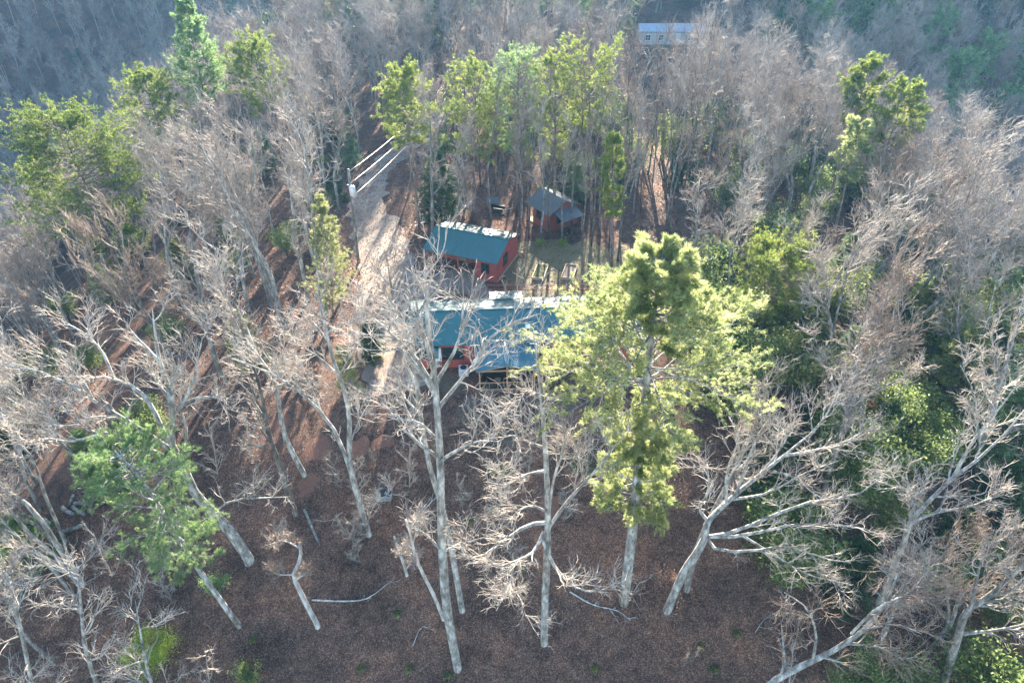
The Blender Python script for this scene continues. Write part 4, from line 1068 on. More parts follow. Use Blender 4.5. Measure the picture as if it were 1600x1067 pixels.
for i, (b_, tk, lab) in enumerate([((330, 1090), [(325, 1050, 0), (320, 1010, 0)], 'small brown brush at the bottom edge, left of the open slope'),
                                   ((1230, 1100), [(1235, 1050, 0), (1240, 1010, 0)], 'small brown brush at the bottom edge, right of the open slope'),
                                   ((745, 690), [(742, 665, 0), (740, 640, 0)], 'small grey brush on the slope below the porch'),
                                   ((640, 760), [(640, 730, 0), (640, 690, 0)], 'wiry brush left of the tall forked tree'),
                                   ((560, 770), [(556, 745, 0), (553, 715, 0)], 'wiry brush beside the crooked tree'),
                                   ((340, 740), [(335, 705, 0), (325, 660, 0)], 'wiry sapling right of the mossy tree'),
                                   ((395, 720), [(390, 690, 0), (380, 650, 0)], 'wiry sapling left of the bent pale tree'),
                                   ((175, 900), [(160, 870, 0), (145, 830, 0)], 'tangled brush in front of the log pile'),
                                   ((430, 860), [(432, 845, 0), (432, 825, 0)], 'tiny twiggy sapling beside the snag')]):
    hero(lab, b_, tk, .045, seed=110 + i, h=4, nl=12, t_low=.15, limb_len=.45, twigs=3, up=.06, spread=(30, 65), mats=('twig', 'twig'), name='sapling', r3=.007, tipr=.004, n2=5, n3=3)

# fallen branches
def fallen(lab, pts, r_, seed, n=4):
    w = [ground(*q) + [0, 0, r_ + .02] for q in pts]; c = w[0]
    g = np.random.default_rng(seed)
    p_, rr_ = resample([q - c for q in w], list(np.linspace(r_, r_ * .3, len(w))), 10)
    G = Geo(); G.tubes(p_[None], rr_[None], 7, True)
    L2, Q2 = spawn(p_[None], rr_[None], n, .2, .95, (.6, 1.6), (25, 60), 6, -.02, .2, .6, .015, .006, .3, g, flat=.8)
    G.tubes(L2, Q2, 4); L3, Q3 = spawn(L2, Q2, 5, .1, 1, (.2, .6), (25, 60), 4, -.02, .2, .6, .007, .004, .3, g, flat=.7); G.tubes(L3, Q3, 3)
    return thing('fallen_branch', lab, 'branch', c, 0, 'fallen branches', G.mesh('fallen_branch', M['dead']))
fallen('long pale fallen branch lying on leaves right of the snag', [(488, 938), (540, 940), (575, 935), (612, 908)], .07, 1)
fallen('grey fallen branch at the foot of the tall pine', [(890, 925), (925, 945), (965, 955), (985, 970)], .06, 2, 6)
fallen('thin fallen stick lying on the bottom right slope', [(1180, 988), (1192, 970), (1205, 960)], .03, 3, 2)
fallen('slender fallen stick on the slope left of the pale straight tree', [(645, 1010), (655, 985), (668, 975)], .025, 4, 2)
fallen('fallen limb behind the leaning dead stem', [(640, 830), (665, 795), (690, 770)], .07, 5, 3)
fallen('short fallen stick right of the tall pine foot', [(990, 925), (1003, 905)], .03, 6, 2)
fallen('bleached fallen stick left of the fire pit', [(535, 800), (520, 812), (500, 815)], .025, 7, 2)

# ------------------------------------------------------------------ conifers
def pine(label, base, tops, seed, R, mats=('bark_pine', 'pine_mid'), r0=.17, name='pine_tree', dbase=None, scale_w=1.0, group=None, **kw):
    p = ground(*base) if dbase is None else np.array([*dbase, hz(*dbase)])
    tp = [np.array([0, 0, -.3])] + [on_y(q[0], q[1], p[1]) - p for q in tops]
    h = tp[-1][2]; g = np.random.default_rng(seed)
    tg, cg = pine_geo((tp, list(np.linspace(r0, .03, len(tp)))), h, R, g, **kw)
    return add_tree(name, label, 'pine tree', p, tg, cg, *mats, group=group, crown='foliage')
def bigprof(s):
    return float(np.interp(s, [0, .08, .15, .26, .34, .42, .53, .60, .67, .76, .90, 1], [.42, .48, .28, .38, .80, 1.1, 1.06, .74, .40, .29, .31, .22]))
pine('tall white pine with bright yellow green foliage in front of the house', (975, 940), [(988, 830), (998, 720), (1008, 620), (1018, 520), (1028, 440), (1033, 404)], 21, 5.3,
     ('bark_pale', 'pine'), .36, cb=.22, whorls=26, per=9, sec=14, tuft=10, blades=16, bl=.20, bw=.023, prof=bigprof, el=(-8, 18), r_limb=.06, gap=.20, bend=.02, face=.8, cone=.6)
pine('leaning soft green pine on the lower left slope', (375, 978), [(332, 920), (292, 862), (262, 815), (236, 770), (205, 730), (180, 705)], 22, 2.9,
     ('bark_pale', 'pine_green'), .19, cb=.30, whorls=18, per=6, sec=10, tuft=9, blades=14, bl=.19, bw=.018, prof='round', el=(-15, 15), gap=.25, cone=.6)
PV = []
def pine_t(label, xy, top, seed, R_, lean=0, **kw):
    z_ = hz(*xy); bx_, by_, _ = proj(xy[0], xy[1], z_)
    mids = [(float(bx_) * (1 - q) + top[0] * q + lean * 4 * q * (1 - q), float(by_) * (1 - q) + top[1] * q) for q in (.4, .7, 1)]
    PV.append((top[0], top[1] + R_ * 13, R_ * 13, xy[1]))
    pine(label, None, mids, seed, R_, dbase=xy, **kw)
MP = dict(per=6, sec=9, tuft=7, blades=11, bl=.27, bw=.05, prof='round')
pine_t('broad dark green pine at the left edge behind bare crowns', (-43, 64), (92, 190), 23, 6.6, cb=.30, whorls=24, el=(0, 28), r0=.26, gap=.05, mats=('bark_pine', 'pine_deep'), **MP)
pine_t('round topped pine between the big left pine and the bare crowns', (-45, 85), (225, 122), 24, 4.2, cb=.45, whorls=13, gap=.15, **MP)
pine_t('bright pine crown near the far ridge left of the wires', (-32, 88), (395, 74), 25, 4.4, cb=.5, whorls=13, gap=.15, **MP)
pine_t('feathery pine on the skyline of the left ridge', (-41, 90), (286, -3), 26, 4.4, cb=.42, whorls=16, el=(10, 35), mats=('bark_pine', 'pine_green'), **{**MP, 'prof': 'cone'})
pine_t('yellow green pine on the right ridge, upper one', (38, 75), (1362, 96), 45, 2.5, cb=.6, whorls=9, gap=.2, mats=('bark_pine', 'pine_mid'), **MP)
pine_t('yellow green pine on the right ridge, lower one', (39.7, 69.5), (1418, 136), 46, 2.8, cb=.6, whorls=9, gap=.2, mats=('bark_pine', 'pine_mid'), **MP)
pine_t('low yellowish pine beside the two ridge pines on the right', (36, 67), (1345, 185), 48, 2.0, cb=.5, whorls=9, gap=.3, mats=('bark_pine', 'pine'), **MP)
pine_t('second rounded pine just above the broad left pine', (-52, 80), (40, 262), 49, 3.0, cb=.5, whorls=9, gap=.2, **MP)
pine('slender bright pine standing over the driveway', (655, 362), [(650, 300), (642, 235), (634, 170), (627, 112)], 27, 3.0, cb=.52, whorls=12, per=5, sec=8, tuft=6, blades=11, bl=.26, bw=.045, prof='round', el=(0, 40), r0=.15)
BACK = [((740, 345), (742, 98), 3.3, 'leftmost of the row of pines behind the sheds'), ((808, 330), (810, 86), 3.6, 'pine in the row behind the sheds, second from the driveway'),
        ((866, 345), (869, 93), 2.9, 'bright pine in the row right above the cabin roof'), ((925, 350), (920, 92), 3.5, 'flat topped pine at the right end of the row behind the sheds'),
        ((775, 300), (776, 130), 2.6, 'smaller pine between the two left pines of the row'), ((955, 420), (958, 210), 1.2, 'thin pole like pine with a tiny crown right of the garden')]
for i, (b_, t_, R_, lab) in enumerate(BACK):
    mx = [(b_[0] * (1 - s) + t_[0] * s, b_[1] * (1 - s) + t_[1] * s) for s in (.33, .66, 1)]
    pine(lab, b_, mx, 30 + i, R_ * 1.1, cb=.40 if i != 3 else .55, whorls=15, per=5, sec=7, tuft=6, blades=9, bl=.26, bw=.04, prof='flat' if i == 3 else 'round', el=(5, 35), r0=.19, gap=.18,
         mats=('bark_pine', 'pine_mid' if i != 1 else 'pine_green'))
pine('pale feathery young pine left of the utility pole', (520, 492), [(516, 430), (508, 370), (498, 300)], 40, 2.5, ('bark', 'airy'), .1, cb=.12, whorls=15, per=6, sec=8, tuft=5, blades=9, bl=.22, bw=.03, prof='cone')
pine('small yellowish pine between the crooked tree and the driveway', (548, 610), [(540, 580), (532, 540)], 41, 1.5, ('bark', 'airy'), .07, cb=.1, whorls=10, per=5, sec=6, tuft=5, blades=9, bl=.2, bw=.025, prof='cone')
pine('dark hemlock behind the left end of the teal shed', (690, 345), [(687, 300), (683, 235)], 42, 3.4, ('bark_dark', 'hemlock'), .16, cb=.08, whorls=16, per=7, sec=9, tuft=6, blades=9, bl=.22, bw=.045, prof='cone', el=(-5, 20))
pine('small dark hemlock by the left side of the house', (583, 560), [(580, 530), (576, 500)], 43, 1.5, ('bark_dark', 'hemlock'), .07, cb=.08, whorls=10, per=6, sec=7, tuft=5, blades=9, bl=.2, bw=.035, prof='cone', el=(-5, 20))
pine('rounded pine with reddish trunk right of the tall pine', (1178, 560), [(1190, 500), (1203, 440), (1212, 400)], 44, 3.9, ('bark_pine', 'pine_mid'), .22, cb=.42, whorls=14, per=6, sec=8, tuft=6, blades=11, bl=.24, bw=.04, prof='round', gap=.1)
pine('shaded evergreen in the hollow behind the tall pine top', (1130, 470), [(1132, 430), (1133, 385)], 47, 2.6, ('bark_dark', 'hemlock'), .12, cb=.1, whorls=12, per=6, sec=8, tuft=5, blades=9, bl=.24, bw=.045, prof='cone')
for i, (b_, t_, R_) in enumerate([((470, 110), (468, -30), 4.5), ((530, 120), (528, 0), 4.2), ((590, 130), (588, -10), 4.0), ((640, 95), (640, -25), 4.0), ((445, 60), (440, -60), 4.5), ((565, 90), (560, -40), 4.4)]):
    pine('shaded pine in the dense evergreen stand at the top of the picture', b_, [((b_[0] + t_[0]) / 2, (b_[1] + t_[1]) / 2), t_], 60 + i, R_, ('bark_pine', 'pine_green' if i % 2 else 'hemlock'), .22, cb=.35, whorls=12, per=5, sec=7, tuft=5, blades=9, bl=.34, bw=.07, prof='round', group='pines in the far stand')

# ------------------------------------------------------------------ prototypes and the woods
def poly_in(px, py, poly):
    c = False; n = len(poly)
    for i in range(n):
        x1_, y1_ = poly[i]; x2_, y2_ = poly[(i + 1) % n]
        if (y1_ > py) != (y2_ > py) and px < (x2_ - x1_) * (py - y1_) / (y2_ - y1_) + x1_: c = not c
    return c
CLEAR = [(60, 1400), (130, 860), (200, 800), (280, 690), (330, 620), (430, 560), (490, 470), (535, 400), (535, 300), (575, 225), (665, 195), (700, 150), (760, 105), (775, 118), (690, 215), (655, 330), (700, 345), (820, 375), (960, 375), (1010, 440), (1080, 520), (1110, 640), (1150, 760), (1195, 900), (1150, 1400)]
def blocked(x, y, z):
    px, py, d = proj(x, y, z); px = float(px); py = float(py)
    if poly_in(px, py, CLEAR): return True
    qx, qy, _ = proj(x, y, z + 12)
    for vx_, vy_, vr_, vY_ in PV:
        if y < vY_ + 3 and abs(float(qx) - vx_) < vr_ + 22 and abs(float(qy) - vy_) < vr_ + 30: return True
    if y < 36 and abs(float(qx) - 1205) < 75 and abs(float(qy) - 440) < 70: return True
    tx_, ty_, _ = proj(x, y, z + 15)
    if y < Ym and y > 60 and abs(float(tx_) - 1048) < 48 and float(ty_) < 66: return True
    if math.hypot(x + 4, y - 62) < 7.5 or (-11 < x < 14 and 40 < y < 56): return True
    if math.hypot(x - 5.5, y - 71) < 4.0: return True
    if 108 < y < Ym + 7 and A_mh0 - 3 < x * Ym / y < A_mh1 + 2: return True
    return False
A_mh0, A_mh1 = mh.location.x, mh.location.x + ML

protos = []
for k in range(7):
    g = np.random.default_rng(200 + k)
    hh = 16.5
    fork = k % 3 == 0
    wob = g.normal(size=(4, 2)) * .35
    st_ = [(0, 0, -.4), (wob[0, 0], wob[0, 1], hh * .3), (wob[1, 0] * 1.6, wob[1, 1] * 1.6, hh * .6), (wob[2, 0] * 2.2, wob[2, 1] * 2.2, hh * .97)]
    stems = [(st_, [.19, .15, .10, .02])]
    if fork: stems.append(([st_[0], tuple(np.array(st_[1]) + [.15, .1, 0]), (1.8, 1.2, hh * .62), (2.8, 1.6, hh * .92)], [.16, .13, .08, .02]))
    tg, cg = bare_geo(stems, hh, g, nl=7 if fork else 11, t_low=.46, limb_len=.30, twigs=4, up=.10, spread=(24, 48), n2=6, n3=4, r3=.011, tipr=.007)
    protos.append((tg.mesh('trunk', M['bark' if k % 2 else 'bark_pale'], True), cg.mesh('crown', M[('twig', 'twig_pale', 'twig', 'twig_brown', 'twig_pale', 'twig', 'twig_pale')[k]], False)))
fine_p = []
for k in range(4):
    g = np.random.default_rng(230 + k); hh = 16.0
    wob = g.normal(size=(4, 2)) * .4
    st_ = [(0, 0, -.4), (wob[0, 0], wob[0, 1], hh * .3), (wob[1, 0] * 1.6, wob[1, 1] * 1.6, hh * .6), (wob[2, 0] * 2.2, wob[2, 1] * 2.2, hh * .97)]
    stems = [(st_, [.21, .16, .10, .015])]
    if k % 2: stems.append(([st_[0], tuple(np.array(st_[1]) + [.15, .1, 0]), (1.8, 1.2, hh * .62), (3.0, 1.6, hh * .92)], [.17, .14, .08, .015]))
    tg, cg = bare_geo(stems, hh, g, nl=7 if k % 2 else 11, t_low=.40, limb_len=.32, twigs=5, up=.08, spread=(25, 50), n2=7, n3=5, r3=.0075, tipr=.0038, hb=13.5)
    fine_p.append((tg.mesh('trunk', M['bark' if k % 2 else 'bark_pale'], True), cg.mesh('crown', M['twig' if k % 2 else 'twig_pale'], False)))
# lighter meshes for the distance: trunk and crown in one
far_meshes = []
for k in range(4):
    g = np.random.default_rng(300 + k); hh = 18.0
    wob = g.normal(size=(3, 2)) * .5
    tg, cg = bare_geo([([(0, 0, -.5), (*wob[0], hh * .4), (*(wob[1] * 1.8), hh * .96)], [.2, .14, .03])], hh, g, nl=11, t_low=.45, limb_len=.29, twigs=3, up=.10, spread=(24, 48), n2=5, n3=4, r3=.018, tipr=.011, sides=5, fine=1.4)
    G = Geo()
    for q in (tg, cg):
        for a_, b_, c_ in zip(q.V, q.I, q.T): G.V.append(a_); G.I.append(b_ - 0 if False else b_ + (G.n if q is cg else 0)); G.T.append(c_)
        G.n += q.n
    far_meshes.append(G.mesh('far_tree', M['twig' if k != 2 else 'twig_brown'], False))
for k in range(2):
    g = np.random.default_rng(320 + k)
    tg, cg = pine_geo(([(0, 0, -.4), (.2, 0, 8), (0, .2, 16)], [.2, .14, .03]), 16, 3.6, g, cb=.4, whorls=10, per=5, sec=6, tuft=5, blades=7, bl=.36, bw=.09, prof='round')
    far_meshes.append(cg.mesh('far_pine', M['pine_green' if k else 'hemlock'], False))

cands = []
g = np.random.default_rng(77)
def scatter(x0, x1, y0, y1, s):
    for xi in np.arange(x0, x1, s):
        for yi in np.arange(y0, y1, s):
            x = xi + (g.random() - .5) * s * .95; y = yi + (g.random() - .5) * s * .95
            if y < 8 or math.hypot(x, y) < 22: continue
            z = hz(x, y)
            px, py, d = proj(x, y, z)
            pxt, pyt, dt = proj(x, y, z + 17)
            if d < 10 or dt < 9: continue
            if -14 < x < 24 and 64 < y < 106 and g.random() < .82: continue
            if x > 10 and y < 64 and g.random() < .68: continue
            if x < -9 and y < 60 and g.random() < .36: continue
            if g.random() < .10: continue
            if blocked(x, y, z): continue
            infr = (-160 < px < 1760 or -160 < pxt < 1760) and pyt < 1100 and py > -60
            cands.append((math.sqrt(x * x + y * y + (z - H) ** 2), x, y, z, infr, float(px), float(py)))
scatter(-75, 75, 14, 128, 4.7)
cands.sort()
near_t = [c for c in cands if c[4]][:280]
rest = [c for c in cands if not c[4] or c not in near_t]
rest = [c for c in rest if c[2] > 14]
def zone(px, py, x, y):
    if x < -9 and y < 62: return 'bare grey tree in the woods on the left slope', 'bare trees of the left slope'
    if x < -9: return 'bare grey tree in the woods beyond and left of the driveway', 'bare trees beyond the driveway'
    if x < 20 and y > 62: return 'bare grey tree in the woods behind the sheds and garden', 'bare trees behind the sheds'
    if y < 60: return 'bare grey tree in the woods on the near right slope', 'bare trees of the near right slope'
    return 'bare grey tree in the woods beyond and right of the garden', 'bare trees beyond the garden'
for i, (d_, x, y, z, inf, px, py) in enumerate(near_t):
    k = int(g.integers(0, 7)); s = .72 + .42 * g.random()
    lab, grp = zone(px, py, x, y)
    t = thing('bare_tree', lab, 'tree', (x, y, z), g.random() * 6.28, grp)
    t.rotation_euler = (g.normal() * .035, g.normal() * .035, g.random() * 6.28); t.scale = (s, s, s * (.9 + .2 * g.random()))
    src_ = fine_p[k % 4] if d_ < 56 else protos[k]
    obj('trunk', src_[0], t); obj('crown', src_[1], t)

poles_ = []
for k in range(4):
    g2 = np.random.default_rng(260 + k); hh = 16.0; w_ = g2.normal(size=(3, 2)) * .25
    tg, cg = bare_geo([([(0, 0, -.4), (*w_[0], hh * .35), (*(w_[1] * 1.6), hh * .7), (*(w_[2] * 2), hh)], [.12, .10, .07, .012])], hh, g2, nl=9, t_low=.35, limb_len=.13, twigs=2, up=.14, spread=(28, 55), n2=4, n3=3, r3=.011, tipr=.007, sides=6)
    poles_.append((tg.mesh('trunk', M['bark' if k % 2 else 'bark_dark'], True), cg.mesh('crown', M['twig' if k % 2 else 'twig_brown'], False)))
for xi in np.arange(-13, 27, 3.3):
    for yi in np.arange(67, 108, 3.6):
        x = xi + (g.random() - .5) * 3; y = yi + (g.random() - .5) * 3; z = hz(x, y)
        if blocked(x, y, z) or g.random() < .22: continue
        s_ = .7 + .45 * g.random(); k = int(g.integers(0, 4))
        t = thing('slender_tree', 'slender bare tree in the open stand behind the sheds and garden', 'tree', (x, y, z), 0, 'slender trees behind the sheds')
        t.rotation_euler = (g.normal() * .03, g.normal() * .03, g.random() * 6.28); t.scale = (s_, s_, s_)
        obj('trunk', poles_[k][0], t); obj('crown', poles_[k][1], t)

for i, (px, py) in enumerate([(826, 372), (842, 380), (858, 370), (878, 374), (893, 366), (908, 376), (924, 384), (938, 368), (952, 392), (812, 366), (965, 408)]):
    p = ground(px, py); s_ = .8 + .4 * g.random()
    t = thing('slender_tree', 'slender bare tree in the open stand behind the sheds and garden', 'tree', p, g.random() * 6.28, 'slender trees behind the sheds'); t.scale = (s_, s_, s_)
    obj('trunk', poles_[i % 4][0], t); obj('crown', poles_[i % 4][1], t)

# the far woods: one uncountable mass, scattered with geometry nodes
pts = [(x, y, z) for (_, x, y, z, _, _, _) in rest]
def scatter_far(x0, x1, y0, y1, s):
    for xi in np.arange(x0, x1, s):
        for yi in np.arange(y0, y1, s):
            x = xi + (g.random() - .5) * s; y = yi + (g.random() - .5) * s; z = hz(x, y)
            px, py, d = proj(x, y, z); pxt, pyt, _ = proj(x, y, z + 16)
            if d < 20 or px < -350 or px > 1950 or py < -140: continue
            if blocked(x, y, z): continue
            if y > Ym and abs(x - 36) < 14 and y < Ym + 14: continue
            pts.append((x, y, z))
scatter_far(-150, 150, 128, 215, 5.6)
scatter_far(-140, -75, 14, 128, 5.6); scatter_far(75, 140, 14, 128, 5.6)
scatter_far(-420, 260, 215, 420, 7.5); scatter_far(-420, -150, 60, 215, 7.0); scatter_far(140, 300, 60, 215, 7.0)
me = bpy.data.meshes.new('far_woods'); me.from_pydata(pts, [], [])
kind = np.zeros(len(pts), dtype=np.int32)
for i, p_ in enumerate(pts):
    r_ = g.random(); ev = .10 if p_[1] < 128 else (.16 if p_[0] > -60 else .05)
    kind[i] = (4 + int(g.random() < .5)) if r_ < ev else int(g.integers(0, 4))
at = me.attributes.new('pick', 'INT', 'POINT'); at.data.foreach_set('value', kind)
fw = obj('far_woods', me); fw['kind'] = 'stuff'
pcol = bpy.data.collections.new('far_tree_shapes')
for i, q in enumerate(far_meshes):
    o = bpy.data.objects.new('far_tree_shape_%02d' % i, q); pcol.objects.link(o)
ng = bpy.data.node_groups.new('scatter', 'GeometryNodeTree')
ng.interface.new_socket('Geometry', in_out='INPUT', socket_type='NodeSocketGeometry'); ng.interface.new_socket('Geometry', in_out='OUTPUT', socket_type='NodeSocketGeometry')
N = ng.nodes; gi = N.new('NodeGroupInput'); gout = N.new('NodeGroupOutput')
ci = N.new('GeometryNodeCollectionInfo'); ci.inputs[0].default_value = pcol; ci.inputs['Separate Children'].default_value = True; ci.inputs['Reset Children'].default_value = True
iop = N.new('GeometryNodeInstanceOnPoints'); iop.inputs['Pick Instance'].default_value = True
na = N.new('GeometryNodeInputNamedAttribute'); na.data_type = 'INT'; na.inputs[0].default_value = 'pick'
rv = N.new('FunctionNodeRandomValue'); rv.data_type = 'FLOAT_VECTOR'; rv.inputs[0].default_value = (-.05, -.05, 0); rv.inputs[1].default_value = (.05, .05, 6.28)
rs = N.new('FunctionNodeRandomValue'); rs.data_type = 'FLOAT'; rs.inputs[2].default_value = .72; rs.inputs[3].default_value = 1.12
ng.links.new(gi.outputs[0], iop.inputs['Points']); ng.links.new(ci.outputs[0], iop.inputs['Instance'])
ng.links.new([o for o in na.outputs if o.enabled][0], iop.inputs['Instance Index'])
ng.links.new([o for o in rv.outputs if o.enabled][0], iop.inputs['Rotation']); ng.links.new([o for o in rs.outputs if o.enabled][0], iop.inputs['Scale'])
ng.links.new(iop.outputs[0], gout.inputs[0])
md = fw.modifiers.new('scatter', 'NODES'); md.node_group = ng

# evergreen understorey
sh = []
for k in range(5):
    g2 = np.random.default_rng(400 + k)
    tg, cg = shrub_geo(4.0 + .8 * (k % 2), 1.9, g2, 4600, .15, 8, 34)
    sh.append((tg.mesh('stem', M['bark_dark']), cg.mesh('foliage', M['shrub' if k != 3 else 'olive'], False)))
hem = []
for k in range(3):
    g2 = np.random.default_rng(420 + k)
    tg, cg = pine_geo(([(0, 0, -.2), (.05, 0, 2.5), (0, 0, 5.2)], [.08, .05, .015]), 5.2, 1.9, g2, cb=.06, whorls=12, per=6, sec=7, tuft=5, blades=8, bl=.2, bw=.04, prof='cone', el=(-5, 25))
    hem.append((tg.mesh('stem', M['bark_dark']), cg.mesh('foliage', M[('hemlock', 'olive', 'pine_green')[k]], False)))
def put_shrub(x, y, s, lab, grp, k=None, lib=None, name='evergreen_shrub', cat='shrub'):
    lib = lib or sh; k = int(g.integers(0, len(lib))) if k is None else k
    t = thing(name, lab, cat, (x, y, hz(x, y)), g.random() * 6.28, grp); t.scale = (s, s, s)
    obj('stem', lib[k][0], t); obj('foliage', lib[k][1], t); return t
n_sh = 0
br = []
for k in range(4):
    g2 = np.random.default_rng(450 + k)
    tg, cg = bare_geo([([(0, 0, -.1), (.1, .05, .8), (.15 * k, -.1, 1.8), (.3, .1, 2.8)], [.03, .025, .015, .006]), ([(0, 0, -.1), (-.2, .1, .7), (-.5, .3, 1.5), (-.6, .4, 2.2)], [.025, .02, .012, .006])], 2.8, g2, nl=8, t_low=.12, limb_len=.38, twigs=3, up=.05, spread=(30, 65), n2=4, n3=3, r3=.006, tipr=.004, sides=5)
    br.append((tg.mesh('stem', M['bark']), cg.mesh('twigs', M['twig' if k % 2 else 'twig_brown'])))
for i in range(64):
    px = 130 + 1050 * g.random(); py = 560 + 480 * g.random()
    if 720 < px < 960 and py < 640: continue
    if py > 880 and g.random() < .7: continue
    p = ground(px, py)
    if p[1] > 39: continue
    k = int(g.integers(0, 4)); s_ = .5 + .8 * g.random()
    t = thing('wiry_brush', 'low leafless wiry brush standing on the open leafy slope', 'brush', p, g.random() * 6.28, 'wiry brush on the slope'); t.scale = (s_, s_, s_)
    obj('stem', br[k][0], t); obj('twigs', br[k][1], t)
for xi in np.arange(-60, 66, 4.2):
    for yi in np.arange(13, 110, 4.2):
        x = xi + (g.random() - .5) * 4; y = yi + (g.random() - .5) * 4; z = hz(x, y)
        px, py, d = proj(x, y, z)
        if not (-60 < px < 1660 and 60 < py < 1150) or blocked(x, y, z) or y < 9: continue
        right = x > 10; nearr = right and y < 58
        f_ = .92 if nearr else (.50 if right else .32)
        if -14 < x < 24 and 56 < y < 80: f_ = .12
        if g.random() > f_: continue
        lib = hem if g.random() < .4 else sh
        if nearr: lab, grp = ('evergreen in the thicket on the near right slope', 'evergreens of the near right thicket')
        elif right: lab, grp = ('evergreen under bare trees beyond the garden on the right', 'evergreens beyond the garden')
        elif y < 62: lab, grp = ('evergreen under bare trees on the left slope', 'evergreens of the left slope')
        else: lab, grp = ('evergreen under bare trees behind the sheds and driveway', 'evergreens behind the sheds')
        put_shrub(x, y, (.7 + .75 * g.random()) * (1.25 if right else .85), lab, grp, lib=lib, name='evergreen_shrub' if lib is sh else 'young_hemlock', cat='shrub' if lib is sh else 'young conifer'); n_sh += 1
# particular shrubs
by = None
def shrub_at(px, py, hgt, R_, mat, lab, seed, name='evergreen_shrub', nl=4200, size=.12):
    p = ground(px, py); tg, cg = shrub_geo(hgt, R_, np.random.default_rng(seed), nl, size)
    t = thing(name, lab, 'shrub', p); obj('stem', tg.mesh('stem', M['bark_dark']), t); obj('foliage', cg.mesh('foliage', M[mat], False), t)
shrub_at(250, 1045, 3.4, 1.7, 'shrub_yellow', 'bright yellow green shrub at the lower left', 500, nl=12000, size=.085)
shrub_at(345, 925, 1.8, 1.0, 'pine_green', 'small green bush beside the leaning pine trunk', 501, nl=2500, size=.10)
shrub_at(395, 1062, 1.5, 1.2, 'shrub', 'low green bush at the bottom edge left of the open slope', 502, nl=1800, size=.10)
shrub_at(40, 890, 3.0, 1.7, 'shrub', 'green shrub behind the curved stems at the left edge', 503)
shrub_at(780, 740, .9, 1.1, 'shrub', 'low dark evergreen clump on the bank below the porch', 504, nl=1500, size=.10)
shrub_at(905, 735, 1.2, 1.5, 'hemlock', 'dark low clump under the tall pine, left side', 505, nl=1800, size=.10)
shrub_at(1010, 760, 1.6, 1.3, 'shrub', 'dark green clump just right of the tall pine trunk', 506, nl=1500, size=.10)
shrub_at(1220, 925, 3.2, 1.7, 'shrub', 'rounded green shrub at the edge of the open slope', 507, nl=9000, size=.08)
shrub_at(1255, 870, 2.2, 1.4, 'shrub_yellow', 'bright green shrub under the leaning tree limbs', 508, nl=4500, size=.08)
shrub_at(845, 384, .8, .8, 'shrub_yellow', 'small green plant at the top of the garden, nearer the shed', 509, nl=900, size=.10)
shrub_at(880, 383, .6, 1.0, 'shrub_yellow', 'low pale green plant at the top of the garden, nearer the pines', 510, nl=900, size=.10)
shrub_at(693, 573, .9, 1.1, 'red_leaf', 'dry brown plants by the front wall of the house', 511, nl=800, size=.10)
shrub_at(910, 310, 3.4, 1.0, 'airy', 'pale yellow green sapling right of the cabin', 512, nl=1800)
shrub_at(1465, 590, 4.2, 2.2, 'shrub_yellow', 'large pale green bush below the brown barked tree', 513, nl=6000, size=.15)
shrub_at(1450, 720, 4.0, 2.2, 'shrub_yellow', 'large pale green bush left of the many stemmed tree', 514, nl=10000, size=.11)
shrub_at(1510, 900, 3.6, 2.2, 'shrub', 'large green bush between the lower right trees', 515, nl=12000, size=.09)
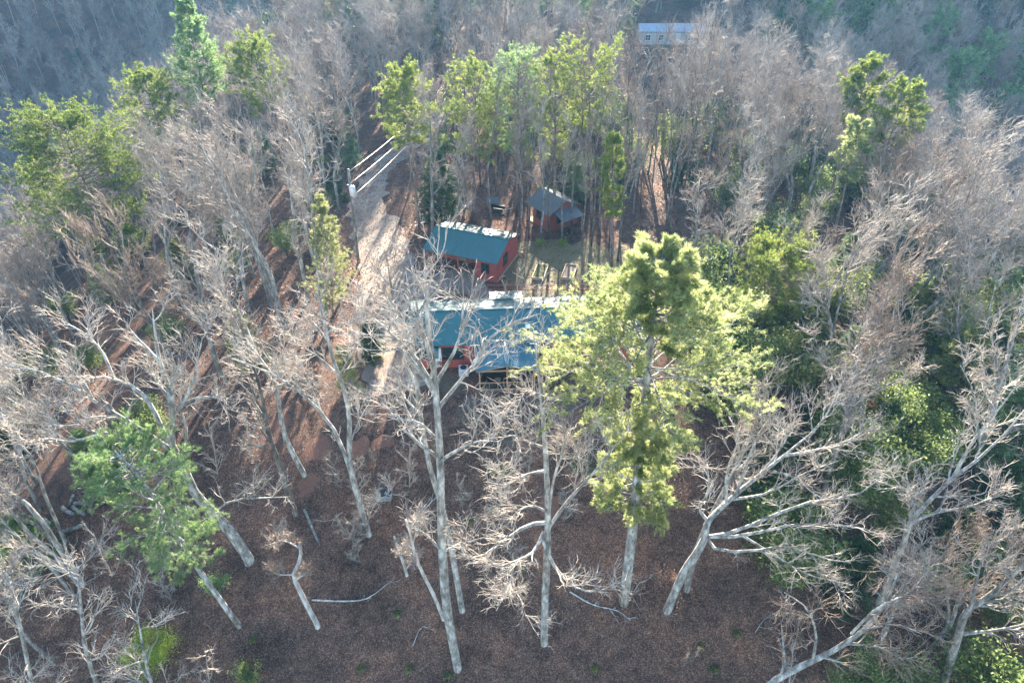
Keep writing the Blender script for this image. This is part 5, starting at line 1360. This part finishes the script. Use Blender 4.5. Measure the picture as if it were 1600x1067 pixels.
for i, (px, py) in enumerate([(395, 1000), (565, 1045), (700, 1055), (850, 960), (930, 1045), (1150, 990), (1095, 1010), (620, 960), (815, 890), (735, 815), (1115, 1045), (640, 1045), (1060, 790)]):
    p = ground(px, py); g2 = np.random.default_rng(600 + i); n_ = 160
    ps = np.c_[g2.normal(size=(n_, 2)) * .17, .04 + .16 * g2.random(n_)]
    G = Geo(); G.put(*leaves(ps, .10, g2, .3))
    thing('ground_plant', 'low green seedling patch on the leaf covered slope', 'plant', p, 0, 'green seedling patches', G.mesh('ground_plant', M['shrub'], False))

# loose leaves on the ground
def litter_mat():
    m, nt, p = new_mat('dry_leaf')
    gi_ = nt.nodes.new('ShaderNodeNewGeometry')
    r = ramp(nt, gi_.outputs['Random Per Island'], [(0, (.06, .033, .022)), (.4, (.12, .068, .046)), (.75, (.19, .11, .075)), (1, (.38, .26, .18))])
    nt.links.new(r.outputs[0], p.inputs['Base Color']); p.inputs['Roughness'].default_value = .6
    return m
M['litter'] = litter_mat()
def litter(name, n, region, mat, size, seed, keep=None):
    g3 = np.random.default_rng(seed); x0_, x1_, y0_, y1_ = region
    x = x0_ + (x1_ - x0_) * g3.random(n); y = y0_ + (y1_ - y0_) * g3.random(n)
    z = height(x, y); px, py, d = proj(x, y, z)
    k = (px > -60) & (px < 1660) & (py < 1140)
    k &= ~((x > -9.4) & (x < 12.5) & (y > 41) & (y < 52.5))
    x, y, z = x[k], y[k], z[k]
    ps = np.stack([x, y, z + .035 + .03 * g3.random(len(x))], -1)
    G = Geo(); G.put(*leaves(ps, size, g3, .8)); o = obj(name, G.mesh(name, M[mat], False)); o['kind'] = 'stuff'
litter('fallen_leaves', 190000, (-30, 30, 14, 60), 'litter', .07, 700)
litter('fallen_leaves', 90000, (-40, 40, 50, 95), 'litter', .15, 701)

# ------------------------------------------------------------------ the air
hzb = MB().box(-700, 700, -60, 900, -90, 75)
ho = hzb.build('haze', None); ho['kind'] = 'stuff'
hm_ = bpy.data.materials.new('haze'); hm_.use_nodes = True; nt = hm_.node_tree; nt.nodes.clear()
vo_ = nt.nodes.new('ShaderNodeVolumePrincipled'); out = nt.nodes.new('ShaderNodeOutputMaterial')
vo_.inputs['Color'].default_value = (.22, .58, 1.0, 1); vo_.inputs['Density'].default_value = 0.00021; vo_.inputs['Anisotropy'].default_value = 0.3
nt.links.new(vo_.outputs[0], out.inputs['Volume']); ho.data.materials.append(hm_)
